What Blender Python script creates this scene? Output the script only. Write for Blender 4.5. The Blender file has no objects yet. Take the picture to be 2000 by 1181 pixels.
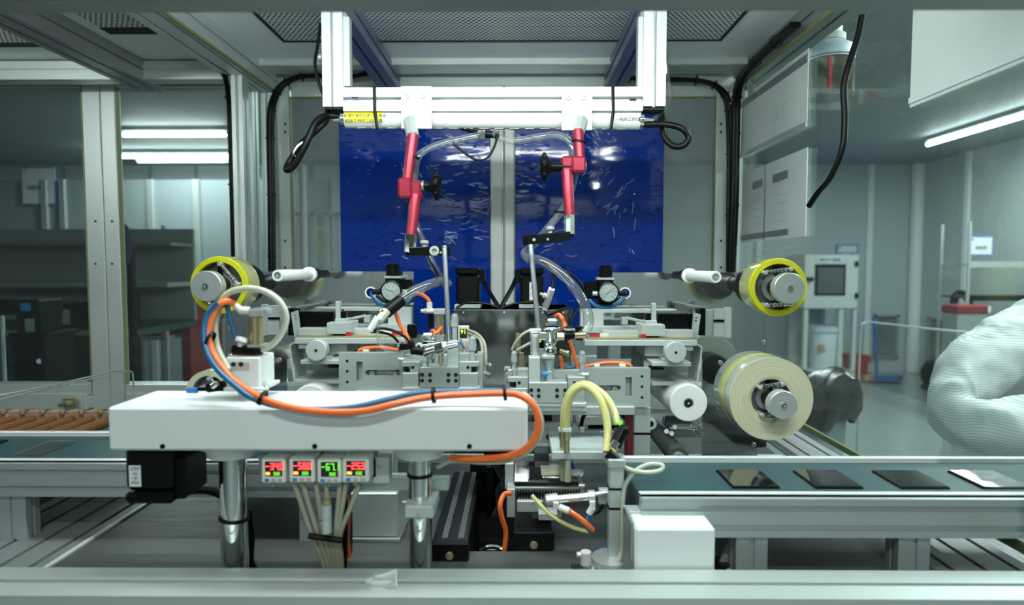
import bpy, bmesh, math, random
from mathutils import Vector, Matrix, Euler
random.seed(7)
SC = bpy.context.scene
COL = SC.collection
# ------------------------------------------------------------------ camera
F = 1250.0; CX, CY = 1000.0, 590.5
CAMZ = 1.25
PITCH = math.atan(70.5 / F); YAW = math.atan(10 / F)
cam = bpy.data.cameras.new('camera')
camo = bpy.data.objects.new('camera', cam); COL.objects.link(camo)
camo.location = (0, 0, CAMZ)
camo.rotation_euler = (math.pi / 2 - PITCH, 0, YAW)
cam.sensor_width = 36.0; cam.lens = 36.0 * F / 2000.0
cam.clip_start = 0.02; cam.clip_end = 100
cam.dof.use_dof = True; cam.dof.focus_distance = 1.22; cam.dof.aperture_fstop = 3.2
SC.camera = camo
# ------------------------------------------------------------------ world, lamps of the room, exposure
w = bpy.data.worlds.new('world'); SC.world = w; w.use_nodes = True
w.node_tree.nodes['Background'].inputs[0].default_value = (0.42, 0.55, 0.53, 1)
w.node_tree.nodes['Background'].inputs[1].default_value = 0.05
R90 = math.pi / 2
# the lamps are ceiling_lamp and enclosure_lamp further down; ROOM scales the ceiling lamps, GLOW is the strength of the enclosure tubes
ROOM = 1.0
GLOW = 45.0
SC.view_settings.view_transform = 'Standard'; SC.view_settings.look = 'None'
SC.view_settings.exposure = 0.72; SC.view_settings.gamma = 1.0
SC.view_settings.use_curve_mapping = False
# ------------------------------------------------------------------ helpers: pixels to places
_R = Euler(camo.rotation_euler).to_matrix()
def at(px, py, d):
    r = _R @ Vector(((px - CX) / F, (CY - py) / F, -1.0))
    return Vector((0, 0, CAMZ)) + r * (d / r.y)
def mm(px, d): return px * d / F
# ------------------------------------------------------------------ materials
MATS = {}
def mat(name, col, rough=0.5, metal=0.0, bump=0.0, bscale=60.0, var=0.0, vscale=8.0, coat=0.0, emit=None, estr=0.0,
        stretch=None, sub=0.0, rvar=0.0, spec=0.5):
    m = bpy.data.materials.new(name); m.use_nodes = True
    nt = m.node_tree; b = nt.nodes['Principled BSDF']
    b.inputs['Base Color'].default_value = (*col, 1); b.inputs['Roughness'].default_value = rough
    b.inputs['Metallic'].default_value = metal; b.inputs['Coat Weight'].default_value = coat
    b.inputs['Specular IOR Level'].default_value = spec
    if sub:
        b.inputs['Subsurface Weight'].default_value = sub
        b.inputs['Subsurface Radius'].default_value = (0.01, 0.01, 0.008); b.inputs['Subsurface Scale'].default_value = 1.0
    if emit:
        b.inputs['Emission Color'].default_value = (*emit, 1); b.inputs['Emission Strength'].default_value = estr
    tc = nt.nodes.new('ShaderNodeTexCoord'); mp = nt.nodes.new('ShaderNodeMapping')
    nt.links.new(tc.outputs['Object'], mp.inputs['Vector'])
    if stretch: mp.inputs['Scale'].default_value = stretch
    if var or rvar:
        n = nt.nodes.new('ShaderNodeTexNoise'); n.inputs['Scale'].default_value = vscale; n.inputs['Detail'].default_value = 6
        nt.links.new(mp.outputs['Vector'], n.inputs['Vector'])
        if var:
            r = nt.nodes.new('ShaderNodeMapRange'); r.inputs['To Min'].default_value = 1 - var; r.inputs['To Max'].default_value = 1 + var
            nt.links.new(n.outputs['Fac'], r.inputs['Value'])
            mx = nt.nodes.new('ShaderNodeVectorMath'); mx.operation = 'SCALE'; mx.inputs[0].default_value = col
            nt.links.new(r.outputs['Result'], mx.inputs['Scale']); nt.links.new(mx.outputs['Vector'], b.inputs['Base Color'])
        if rvar:
            r2 = nt.nodes.new('ShaderNodeMapRange'); r2.inputs['To Min'].default_value = max(0.02, rough - rvar); r2.inputs['To Max'].default_value = rough + rvar
            nt.links.new(n.outputs['Fac'], r2.inputs['Value']); nt.links.new(r2.outputs['Result'], b.inputs['Roughness'])
    if bump:
        n2 = nt.nodes.new('ShaderNodeTexNoise'); n2.inputs['Scale'].default_value = bscale; n2.inputs['Detail'].default_value = 4
        nt.links.new(mp.outputs['Vector'], n2.inputs['Vector'])
        bp_ = nt.nodes.new('ShaderNodeBump'); bp_.inputs['Strength'].default_value = bump; bp_.inputs['Distance'].default_value = 0.002
        nt.links.new(n2.outputs['Fac'], bp_.inputs['Height']); nt.links.new(bp_.outputs['Normal'], b.inputs['Normal'])
    MATS[name] = m
    return m
def clear(name, tint, haze=0.05, hazecol=(0.6, 0.65, 0.62), rough=0.02, bump=0.0, bscale=12.0, ior=1.45, gain=1.0):
    """thin clear sheet or hose: light goes through tinted, the surface mirrors by Fresnel, a little haze"""
    m = bpy.data.materials.new(name); m.use_nodes = True; nt = m.node_tree
    nt.nodes.remove(nt.nodes['Principled BSDF']); out = nt.nodes['Material Output']
    t = nt.nodes.new('ShaderNodeBsdfTransparent'); t.inputs[0].default_value = (*tint, 1)
    g = nt.nodes.new('ShaderNodeBsdfGlossy'); g.inputs['Roughness'].default_value = rough
    d = nt.nodes.new('ShaderNodeBsdfDiffuse'); d.inputs[0].default_value = (*hazecol, 1)
    fr = nt.nodes.new('ShaderNodeFresnel'); ge = nt.nodes.new('ShaderNodeNewGeometry')
    ir = nt.nodes.new('ShaderNodeMapRange'); ir.inputs['To Min'].default_value = ior; ir.inputs['To Max'].default_value = 1 / ior
    nt.links.new(ge.outputs['Backfacing'], ir.inputs['Value']); nt.links.new(ir.outputs[0], fr.inputs['IOR'])   # both faces of a sheet mirror alike
    m1 = nt.nodes.new('ShaderNodeMixShader'); m2 = nt.nodes.new('ShaderNodeMixShader')
    m1.inputs[0].default_value = haze
    nt.links.new(t.outputs[0], m1.inputs[1]); nt.links.new(d.outputs[0], m1.inputs[2])
    fac = fr.outputs[0]
    if gain != 1.0:
        mu = nt.nodes.new('ShaderNodeMath'); mu.operation = 'MULTIPLY'; mu.inputs[1].default_value = gain; mu.use_clamp = True
        nt.links.new(fac, mu.inputs[0]); fac = mu.outputs[0]
    nt.links.new(fac, m2.inputs[0]); nt.links.new(m1.outputs[0], m2.inputs[1]); nt.links.new(g.outputs[0], m2.inputs[2])
    nt.links.new(m2.outputs[0], out.inputs['Surface'])
    if bump:
        tc = nt.nodes.new('ShaderNodeTexCoord'); n2 = nt.nodes.new('ShaderNodeTexNoise')
        n2.inputs['Scale'].default_value = bscale; n2.inputs['Detail'].default_value = 5
        nt.links.new(tc.outputs['Object'], n2.inputs['Vector'])
        b = nt.nodes.new('ShaderNodeBump'); b.inputs['Strength'].default_value = bump; b.inputs['Distance'].default_value = 0.01
        nt.links.new(n2.outputs['Fac'], b.inputs['Height']); nt.links.new(b.outputs['Normal'], g.inputs['Normal'])
    MATS[name] = m
    return m
ALU = mat('anodised_aluminium', (0.58, 0.64, 0.62), 0.42, 0.55, var=0.05, vscale=5)
ALUD = mat('dull_aluminium', (0.29, 0.325, 0.32), 0.45, 0.5, var=0.06)
ALUM = mat('conveyor_aluminium', (0.42, 0.47, 0.47), 0.42, 0.5, var=0.05)
CREASE_GLINT = mat('painted_crease_glint', (0.50, 0.58, 0.72), 0.15)  # pale colour painted in for lamp glints along the film creases
ROD = mat('grey_rod', (0.24, 0.26, 0.28), 0.3, 0.6)
ALUW = mat('bright_aluminium', (0.66, 0.69, 0.69), 0.38, 0.15)
ALUB = mat('bluish_aluminium', (0.20, 0.225, 0.33), 0.42, 0.5)
MILL = mat('milled_aluminium', (0.40, 0.45, 0.435), 0.42, 0.35, var=0.05, vscale=14, bump=0.03, bscale=200)
MILLW = mat('pale_milled_aluminium', (0.50, 0.555, 0.54), 0.42, 0.25, var=0.04, vscale=14)
PAINT = mat('white_paint', (0.74, 0.79, 0.785), 0.42, 0.0, var=0.02, vscale=6)
WHITE = mat('white_plastic', (0.68, 0.70, 0.685), 0.4)
ROLLW = mat('white_roller', (0.78, 0.80, 0.78), 0.5, sub=0.1)
PANEL = mat('grey_green_panel', (0.74, 0.80, 0.775), 0.5, 0.0, var=0.04, vscale=2)
STEEL = mat('polished_steel', (0.62, 0.66, 0.66), 0.085, 0.95, var=0.10, vscale=5, stretch=(14, 1, 1), bump=0.02, bscale=6, rvar=0.05)
BRUSH = mat('brushed_steel', (0.085, 0.097, 0.092), 0.46, 0.25, var=0.2, vscale=10, stretch=(1, 8, 1), rvar=0.08, spec=0.3)
SMOKE = mat('mirror_steel', (0.36, 0.38, 0.37), 0.10, 1.0, var=0.15, vscale=3, bump=0.12, bscale=8)
CHROME = mat('chrome', (0.78, 0.80, 0.80), 0.08, 1.0)
SATIN = mat('satin_metal', (0.55, 0.59, 0.58), 0.32, 0.55)
BRASS = mat('brass_fitting', (0.62, 0.55, 0.33), 0.3, 0.9)
BLACK = mat('black_plastic', (0.003, 0.0036, 0.0036), 0.32, spec=0.16)
BLACKM = mat('black_anodised', (0.0045, 0.0052, 0.0052), 0.38, 0.0, var=0.1, spec=0.16)
RUBBER = mat('black_rubber', (0.0035, 0.004, 0.004), 0.40, spec=0.2)
DARK = mat('dark_cavity', (0.012, 0.014, 0.014), 0.7)
RED = mat('red_anodised', (0.30, 0.016, 0.040), 0.32, 0.35)
REDP = mat('red_plastic', (0.50, 0.02, 0.02), 0.4)
DRED = mat('dull_red_paint', (0.22, 0.018, 0.025), 0.5)
ORANGE = mat('orange_hose', (0.90, 0.17, 0.03), 0.32, coat=0.3)
BLUEH = mat('blue_hose', (0.008, 0.12, 0.27), 0.3, coat=0.3)
YELH = mat('pale_yellow_hose', (0.62, 0.60, 0.24), 0.25, coat=0.5, sub=0.3)
MILKH = mat('milky_hose', (0.50, 0.53, 0.42), 0.25, coat=0.5, sub=0.2)
GREYH = mat('smoky_hose', (0.34, 0.335, 0.25), 0.3, coat=0.4)
CLEARH = clear('clear_hose', (0.84, 0.86, 0.84), 0.07, (0.62, 0.65, 0.63), 0.05, gain=2.2)
GLASS = clear('window_glass', (0.88, 0.94, 0.93), 0.018, (0.50, 0.58, 0.58), 0.02, gain=1.0)
FILMG = clear('filmed_glass', (0.74, 0.80, 0.80), 0.22, (0.42, 0.47, 0.47), 0.12, bump=0.25, bscale=7)
PLASTG = clear('clear_plastic', (0.90, 0.93, 0.92), 0.10, (0.6, 0.66, 0.64), 0.06)
YTAPE = mat('yellow_tape_edge', (0.62, 0.60, 0.012), 0.4, sub=0.15)
YTAPE2 = mat('yellow_tape_face', (0.47, 0.49, 0.17), 0.12, coat=0.6)
CORE = mat('olive_tape_core', (0.30, 0.29, 0.02), 0.5)
CREAM = mat('cream_film_edge', (0.62, 0.61, 0.40), 0.4)
PAPER = mat('paper_sheet', (0.66, 0.73, 0.69), 0.6)
SIGNW = mat('sign_face', (0.68, 0.73, 0.75), 0.5)
SIGNB = mat('sign_blue_frame', (0.10, 0.18, 0.42), 0.5)
INK = mat('dark_ink', (0.05, 0.06, 0.07), 0.6)
PALEINK = mat('pale_ink', (0.46, 0.52, 0.49), 0.6)
LABELY = mat('yellow_label', (0.85, 0.80, 0.02), 0.4)
OLIVE = mat('olive_seal', (0.20, 0.215, 0.07), 0.5)
BELT = mat('teal_belt', (0.022, 0.062, 0.070), 0.48, var=0.12, vscale=30, stretch=(1, 6, 1))
PCB = mat('black_glass_plate', (0.012, 0.013, 0.012), 0.05, coat=0.8)
BUCKET = mat('white_bucket_plastic', (0.58, 0.66, 0.72), 0.45)
BIN = mat('grey_bin_plastic', (0.20, 0.24, 0.26), 0.5)
BAG = mat('black_bin_bag', (0.012, 0.013, 0.013), 0.22, bump=0.8, bscale=18)
COPPER = mat('copper_brown', (0.36, 0.15, 0.055), 0.4, 0.3)
TAN = mat('tan_plastic', (0.42, 0.27, 0.16), 0.5)
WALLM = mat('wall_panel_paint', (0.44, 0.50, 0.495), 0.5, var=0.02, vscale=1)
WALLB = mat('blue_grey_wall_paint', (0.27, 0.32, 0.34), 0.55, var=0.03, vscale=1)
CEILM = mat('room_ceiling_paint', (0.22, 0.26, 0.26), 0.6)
FLOORM = mat('grey_epoxy', (0.25, 0.295, 0.285), 0.22, var=0.04, vscale=1.5)
OVENP = mat('oven_paint', (0.56, 0.62, 0.58), 0.45)
LOUVM = mat('louver_paint', (0.27, 0.31, 0.30), 0.5)
GREEN = mat('dark_green_mat', (0.03, 0.055, 0.045), 0.5)
NAVY = mat('navy_fabric', (0.012, 0.018, 0.045), 0.7)
LED_W = mat('lamp_tube_glow', (0.9, 0.95, 0.95), 0.4, emit=(0.90, 1.0, 0.98), estr=14)
LED_S = mat('led_window', (0.16, 0.19, 0.14), 0.3)
LED_R = mat('red_led', (0.2, 0.0, 0.0), 0.4, emit=(1.0, 0.05, 0.05), estr=2.2)
LED_G = mat('green_led', (0.0, 0.1, 0.0), 0.4, emit=(0.16, 0.75, 0.03), estr=1.0)
LED_O = mat('orange_led', (0.2, 0.05, 0.0), 0.4, emit=(1.0, 0.25, 0.04), estr=2.5)
LED_Y = mat('yellow_led', (0.2, 0.2, 0.0), 0.4, emit=(0.75, 0.9, 0.05), estr=1.5)
LCD = mat('display_black', (0.02, 0.024, 0.026), 0.2)
BTNB = mat('blue_button', (0.03, 0.22, 0.55), 0.4)
BTNG = mat('grey_button', (0.40, 0.42, 0.38), 0.5)
CARD = mat('display_case', (0.72, 0.75, 0.69), 0.45)
KNOBG = mat('grey_green_knob', (0.36, 0.40, 0.36), 0.5)
def special_materials():
    # blue protective film with wrinkles
    m = mat('blue_film', (0.0010, 0.030, 0.29), 0.06, coat=0.3, spec=0.4); nt = m.node_tree; b = nt.nodes['Principled BSDF']
    tc = nt.nodes.new('ShaderNodeTexCoord'); mp = nt.nodes.new('ShaderNodeMapping'); mp.inputs['Scale'].default_value = (1.0, 1.0, 3.4)
    nt.links.new(tc.outputs['Object'], mp.inputs['Vector'])
    n1 = nt.nodes.new('ShaderNodeTexNoise'); n1.inputs['Scale'].default_value = 34; n1.inputs['Detail'].default_value = 3; n1.inputs['Distortion'].default_value = 1.2
    n2 = nt.nodes.new('ShaderNodeTexNoise'); n2.inputs['Scale'].default_value = 4.0; n2.inputs['Detail'].default_value = 2
    n3 = nt.nodes.new('ShaderNodeTexNoise'); n3.inputs['Scale'].default_value = 3.0
    for n in (n1, n2): nt.links.new(mp.outputs['Vector'], n.inputs['Vector'])
    nt.links.new(tc.outputs['Object'], n3.inputs['Vector'])
    ri = nt.nodes.new('ShaderNodeMapRange'); ri.inputs['From Min'].default_value = 0.60; ri.inputs['From Max'].default_value = 0.68; ri.inputs['To Max'].default_value = 0.8
    nt.links.new(n1.outputs['Fac'], ri.inputs['Value'])
    msk = nt.nodes.new('ShaderNodeMapRange'); msk.inputs['From Min'].default_value = 0.45; msk.inputs['From Max'].default_value = 0.6
    nt.links.new(n3.outputs['Fac'], msk.inputs['Value'])
    mu = nt.nodes.new('ShaderNodeMath'); mu.operation = 'MULTIPLY'
    nt.links.new(ri.outputs[0], mu.inputs[0]); nt.links.new(msk.outputs[0], mu.inputs[1])
    ad = nt.nodes.new('ShaderNodeMath'); ad.operation = 'MULTIPLY_ADD'; ad.inputs[1].default_value = 0.11
    nt.links.new(n2.outputs['Fac'], ad.inputs[0]); nt.links.new(mu.outputs[0], ad.inputs[2])
    bu = nt.nodes.new('ShaderNodeBump'); bu.inputs['Strength'].default_value = 0.75; bu.inputs['Distance'].default_value = 0.013
    nt.links.new(ad.outputs[0], bu.inputs['Height']); nt.links.new(bu.outputs['Normal'], b.inputs['Normal']); nt.links.new(bu.outputs['Normal'], b.inputs['Coat Normal'])
    # perforated sheet metal
    m = mat('perforated_sheet', (0.76, 0.81, 0.79), 0.45, 0.2); nt = m.node_tree; b = nt.nodes['Principled BSDF']
    tc = nt.nodes.new('ShaderNodeTexCoord'); sp = nt.nodes.new('ShaderNodeSeparateXYZ'); nt.links.new(tc.outputs['Object'], sp.inputs[0])
    def node(op, a, bb=None):
        n = nt.nodes.new('ShaderNodeMath'); n.operation = op
        for i, v in enumerate((a, bb)):
            if v is None: continue
            if isinstance(v, (int, float)): n.inputs[i].default_value = v
            else: nt.links.new(v, n.inputs[i])
        return n.outputs[0]
    P = 0.0125
    def dots(ox, oy):
        fx = node('SUBTRACT', node('FRACT', node('MULTIPLY', node('ADD', sp.outputs[0], 10 + ox), 1 / P)), 0.5)
        fy = node('SUBTRACT', node('FRACT', node('MULTIPLY', node('ADD', sp.outputs[1], 10 + oy), 1 / (P * 1.5))), 0.5)
        fy = node('MULTIPLY', fy, 1.5)
        r = node('SQRT', node('ADD', node('MULTIPLY', fx, fx), node('MULTIPLY', fy, fy)))
        return node('LESS_THAN', r, 0.30)
    hole = node('MAXIMUM', dots(0, 0), dots(P / 2, P * 0.75))
    mx = nt.nodes.new('ShaderNodeMix'); mx.data_type = 'RGBA'
    nt.links.new(hole, mx.inputs[0]); mx.inputs[6].default_value = (0.76, 0.81, 0.79, 1); mx.inputs[7].default_value = (0.02, 0.025, 0.025, 1)
    nt.links.new(mx.outputs[2], b.inputs['Base Color'])
    # bellows: fine black ridges ; suit fabric: grey conductive stripes ; ribbed film roll side
    def striped(name, c1, c2, freq, width, axis, rough, distort=0.0, bump=0.0):
        m = mat(name, c1, rough); nt2 = m.node_tree; b2 = nt2.nodes['Principled BSDF']
        tc2 = nt2.nodes.new('ShaderNodeTexCoord'); s2 = nt2.nodes.new('ShaderNodeSeparateXYZ'); nt2.links.new(tc2.outputs['Object'], s2.inputs[0])
        a = nt2.nodes.new('ShaderNodeMath'); a.operation = 'MULTIPLY'; a.inputs[1].default_value = freq
        src = s2.outputs[axis]
        if distort:
            nn = nt2.nodes.new('ShaderNodeTexNoise'); nn.inputs['Scale'].default_value = 5
            nt2.links.new(tc2.outputs['Object'], nn.inputs['Vector'])
            mm_ = nt2.nodes.new('ShaderNodeMath'); mm_.operation = 'MULTIPLY_ADD'; mm_.inputs[1].default_value = distort
            nt2.links.new(nn.outputs['Fac'], mm_.inputs[0]); nt2.links.new(src, mm_.inputs[2]); src = mm_.outputs[0]
        nt2.links.new(src, a.inputs[0])
        f = nt2.nodes.new('ShaderNodeMath'); f.operation = 'FRACT'; nt2.links.new(a.outputs[0], f.inputs[0])
        l = nt2.nodes.new('ShaderNodeMath'); l.operation = 'LESS_THAN'; l.inputs[1].default_value = width; nt2.links.new(f.outputs[0], l.inputs[0])
        x = nt2.nodes.new('ShaderNodeMix'); x.data_type = 'RGBA'; nt2.links.new(l.outputs[0], x.inputs[0])
        x.inputs[6].default_value = (*c1, 1); x.inputs[7].default_value = (*c2, 1); nt2.links.new(x.outputs[2], b2.inputs['Base Color'])
        if bump:
            n5 = nt2.nodes.new('ShaderNodeTexNoise'); n5.inputs['Scale'].default_value = 6; n5.inputs['Detail'].default_value = 2; n5.inputs['Distortion'].default_value = 0.8
            nt2.links.new(tc2.outputs['Object'], n5.inputs['Vector'])
            b5 = nt2.nodes.new('ShaderNodeBump'); b5.inputs['Strength'].default_value = bump; b5.inputs['Distance'].default_value = 0.05
            nt2.links.new(n5.outputs['Fac'], b5.inputs['Height']); nt2.links.new(b5.outputs['Normal'], b2.inputs['Normal'])
        return m
    striped('suit_fabric', (0.66, 0.69, 0.70), (0.47, 0.50, 0.51), 200, 0.30, 2, 0.7, 0.06, 0.9)
    # cream film roll: concentric ring shades on the end, clear yellow band round the side
    m = mat('film_roll', (0.50, 0.54, 0.46), 0.18, coat=0.5, var=0.10, vscale=14)
    # wound film seen from the end: many thin rings about the axle (the axle is 0.0715 above the foot of the roll)
    for nm, zc in (('cream_rings_large', 0.0715), ('cream_rings_small', 0.0514)):
        m = mat(nm, (0.60, 0.585, 0.38), 0.4); nt = m.node_tree; b = nt.nodes['Principled BSDF']
        tc = nt.nodes.new('ShaderNodeTexCoord'); mp = nt.nodes.new('ShaderNodeMapping'); mp.inputs['Location'].default_value = (0, 0, -zc); mp.inputs['Scale'].default_value = (1, 0, 1)
        nt.links.new(tc.outputs['Object'], mp.inputs['Vector'])
        le = nt.nodes.new('ShaderNodeVectorMath'); le.operation = 'LENGTH'; nt.links.new(mp.outputs['Vector'], le.inputs[0])
        nz = nt.nodes.new('ShaderNodeTexNoise'); nz.noise_dimensions = '1D'; nz.inputs['Scale'].default_value = 700; nz.inputs['Detail'].default_value = 6
        nt.links.new(le.outputs['Value'], nz.inputs['W'])
        cr = nt.nodes.new('ShaderNodeValToRGB'); cr.color_ramp.elements[0].position = 0.32; cr.color_ramp.elements[1].position = 0.68
        cr.color_ramp.elements[0].color = (0.47, 0.46, 0.28, 1); cr.color_ramp.elements[1].color = (0.68, 0.67, 0.50, 1)
        nt.links.new(nz.outputs['Fac'], cr.inputs[0]); nt.links.new(cr.outputs[0], b.inputs['Base Color'])
special_materials()
BFILM = MATS['blue_film']; PERF = MATS['perforated_sheet']; SUIT = MATS['suit_fabric']; FILMR = MATS['film_roll']
# ------------------------------------------------------------------ mesh builder
class MB:
    def __init__(s): s.v = []; s.f = []; s.s = []
    def add(s, vs, fs, smooth=False):
        o = len(s.v); s.v += [tuple(v) for v in vs]
        for f in fs: s.f.append(tuple(i + o for i in f)); s.s.append(smooth)
        return s
    def box(s, x0, x1, y0, y1, z0, z1, bev=0.0008, M=None):
        if x0 > x1: x0, x1 = x1, x0
        if y0 > y1: y0, y1 = y1, y0
        if z0 > z1: z0, z1 = z1, z0
        b = min(bev, 0.3 * (x1 - x0), 0.3 * (y1 - y0), 0.3 * (z1 - z0))
        L = ((x0, x1), (y0, y1), (z0, z1)); vs = []; idx = {}
        for c in range(8):
            sg = ((c >> 0) & 1, (c >> 1) & 1, (c >> 2) & 1)
            for a in range(3):
                p = []
                for k in range(3):
                    e = L[k][sg[k]]
                    if k != a: e += b if sg[k] == 0 else -b
                    p.append(e)
                idx[(c, a)] = len(vs); vs.append(Vector(p))
        fs = []
        for a in range(3):
            u, w_ = (a + 1) % 3, (a + 2) % 3
            for sd in (0, 1):
                cs = []
                for (du, dw) in ((0, 0), (1, 0), (1, 1), (0, 1)):
                    cs.append((sd << a) | (du << u) | (dw << w_))
                q = [idx[(c, a)] for c in cs]
                fs.append(q if sd else q[::-1])
        for a in range(3):          # edges parallel to axis a
            u, w_ = (a + 1) % 3, (a + 2) % 3
            for du in (0, 1):
                for dw in (0, 1):
                    c0 = (du << u) | (dw << w_); c1 = c0 | (1 << a)
                    q = [idx[(c0, u)], idx[(c1, u)], idx[(c1, w_)], idx[(c0, w_)]]
                    fs.append(q if (du ^ dw) == 0 else q[::-1])
        for c in range(8):
            q = [idx[(c, 0)], idx[(c, 1)], idx[(c, 2)]]
            par = ((c & 1) + ((c >> 1) & 1) + ((c >> 2) & 1)) % 2
            fs.append(q if par == 1 else q[::-1])
        if M is not None: vs = [M @ v for v in vs]
        return s.add(vs, fs)
    def bp(s, x0, y0, x1, y1, d, dep, bev=0.0008):
        """box whose front face, at distance d, fills the pixel rectangle"""
        ym = (y0 + y1) / 2; xm = (x0 + x1) / 2
        return s.box(at(x0, ym, d).x, at(x1, ym, d).x, d, d + dep, at(xm, y1, d).z, at(xm, y0, d).z, bev)
    def lathe(s, o, ax, prof, n=24, smooth=True):
        """profile [(radius, t)] turned about axis ax through o"""
        o = Vector(o); ax = Vector(ax).normalized()
        u = ax.orthogonal().normalized(); w_ = ax.cross(u)
        vs = []; fs = []; rings = []
        for (r, t) in prof:
            c = o + ax * t
            if r < 1e-7: rings.append([len(vs)]); vs.append(c)
            else:
                rings.append(list(range(len(vs), len(vs) + n)))
                for i in range(n):
                    a = 2 * math.pi * i / n; vs.append(c + (u * math.cos(a) + w_ * math.sin(a)) * r)
        for k in range(len(prof) - 1):
            A, B = rings[k], rings[k + 1]
            for i in range(n):
                j = (i + 1) % n
                if len(A) == 1 and len(B) == 1: continue
                if len(A) == 1: fs.append((A[0], B[j], B[i]))
                elif len(B) == 1: fs.append((A[i], A[j], B[0]))
                else: fs.append((A[i], A[j], B[j], B[i]))
        return s.add(vs, fs, smooth)
    def cyl(s, p0, p1, r, r1=None, n=20, ch=None):
        p0 = Vector(p0); p1 = Vector(p1); L = (p1 - p0).length; r1 = r if r1 is None else r1
        c = min(0.12 * min(r, r1), 0.2 * L) if ch is None else ch
        return s.lathe(p0, p1 - p0, [(0, 0), (r - c, 0), (r, c), (r1, L - c), (r1 - c, L), (0, L)], n)
    def yc(s, px, py, d0, d1, rpx, n=24, ch=None):
        p = at(px, py, d0); return s.cyl(p, p + Vector((0, d1 - d0, 0)), mm(rpx, d0), n=n, ch=ch)
    def vc(s, px, y0, y1, d, rpx, rpx1=None, n=20):
        a = at(px, y0, d); b = at(px, y1, d); b.x = a.x = at(px, (y0 + y1) / 2, d).x
        return s.cyl(a, b, mm(rpx, d), None if rpx1 is None else mm(rpx1, d), n=n)
    def cp(s, a, b, rpx, rpx1=None, n=16):
        """cylinder between two (px, py, d) places"""
        return s.cyl(at(*a), at(*b), mm(rpx, a[2]), None if rpx1 is None else mm(rpx1, b[2]), n=n)
    def hexa(s, p0, p1, r): return s.cyl(p0, p1, r, n=6)
    def ring(s, o, ax, ro, ri, t, n=32):
        return s.lathe(o, ax, [(ri, 0), (ro, 0), (ro, t), (ri, t), (ri, 0)], n)
    def tubep(s, pts, r, n=10, sub=6, closed=False):
        P = [Vector(p) for p in pts]; C = []
        m = len(P)
        for i in range(m - 1 if not closed else m):
            p0 = P[i - 1] if (i > 0 or closed) else P[0] * 2 - P[1]
            p1 = P[i]; p2 = P[(i + 1) % m]
            p3 = P[(i + 2) % m] if (i + 2 < m or closed) else P[-1] * 2 - P[-2]
            for k in range(sub):
                t = k / sub
                C.append(0.5 * ((2 * p1) + (p2 - p0) * t + (2 * p0 - 5 * p1 + 4 * p2 - p3) * t * t + (3 * p1 - p0 - 3 * p2 + p3) * t ** 3))
        if not closed: C.append(P[-1])
        vs = []; fs = []; K = len(C); u = None
        for i, c in enumerate(C):
            tg = (C[(i + 1) % K] - C[i - 1]) if closed else (C[min(i + 1, K - 1)] - C[max(i - 1, 0)])
            tg.normalize()
            if u is None: u = tg.orthogonal().normalized()
            u = (u - tg * u.dot(tg)); u.normalize(); w_ = tg.cross(u)
            for k in range(n):
                a = 2 * math.pi * k / n; vs.append(c + (u * math.cos(a) + w_ * math.sin(a)) * r)
        for i in range(K if closed else K - 1):
            j = (i + 1) % K
            for k in range(n):
                l = (k + 1) % n; fs.append((i * n + k, i * n + l, j * n + l, j * n + k))
        if not closed:
            fs.append(tuple(range(n))[::-1]); fs.append(tuple((K - 1) * n + k for k in range(n)))
        return s.add(vs, fs, True)
    def tube(s, pts, rpx, n=10, sub=6):
        """hose through (px, py, d) places; rpx is its radius in pixels at the first place"""
        return s.tubep([at(*p) for p in pts], mm(rpx, pts[0][2]), n, sub)
    def prism(s, poly, y0, y1, holes=()):
        """poly [(x, z)] pushed from y0 to y1, with holes"""
        bm = bmesh.new()
        for loop in (poly,) + tuple(holes):
            vs = [bm.verts.new((x, 0, z)) for x, z in loop]
            for i in range(len(vs)): bm.edges.new((vs[i], vs[(i + 1) % len(vs)]))
        bmesh.ops.triangle_fill(bm, use_beauty=True, use_dissolve=False, edges=bm.edges[:])
        bm.normal_update()
        vs = [v.co.copy() for v in bm.verts]; bm.verts.index_update(); n = len(vs)
        fs = []
        for f in bm.faces:
            q = [v.index for v in f.verts]
            if f.normal.y > 0: q = q[::-1]
            fs.append(q); fs.append([i + n for i in q[::-1]])
        for e in bm.edges:
            if len(e.link_faces) == 1:
                f = e.link_faces[0]; q = [v.index for v in f.verts]
                if f.normal.y > 0: q = q[::-1]
                a, b = e.verts[0].index, e.verts[1].index
                i = q.index(a)
                if q[(i + 1) % len(q)] != b: a, b = b, a
                fs.append((b, a, a + n, b + n))
        bm.free()
        return s.add([Vector((v.x, y0, v.z)) for v in vs] + [Vector((v.x, y1, v.z)) for v in vs], fs)
    def ppoly(s, pts, d, dep, holes=()):
        pl = [(at(x, y, d).x, at(x, y, d).z) for x, y in pts]
        hl = [[(at(x, y, d).x, at(x, y, d).z) for x, y in h] for h in holes]
        return s.prism(pl, d, d + dep, hl)
    def sphere(s, c, r, n=16, m=8, sq=(1, 1, 1)):
        o = len(s.v); prof = [(r * math.sin(math.pi * i / m), -r * math.cos(math.pi * i / m)) for i in range(m + 1)]
        s.lathe((0, 0, 0), (0, 0, 1), prof, n)
        c = Vector(c)
        for i in range(o, len(s.v)):
            v = s.v[i]; s.v[i] = (c.x + v[0] * sq[0], c.y + v[1] * sq[1], c.z + v[2] * sq[2])
        return s
    def screw(s, px, py, d, rpx, proud=0.002):
        p = at(px, py, d); r = mm(rpx, d)
        return s.lathe(p, (0, -1, 0), [(r, 0), (r, proud * 0.8), (r * 0.85, proud), (r * 0.5, proud), (r * 0.45, proud * 0.2), (0, proud * 0.2)], 12)
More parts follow.
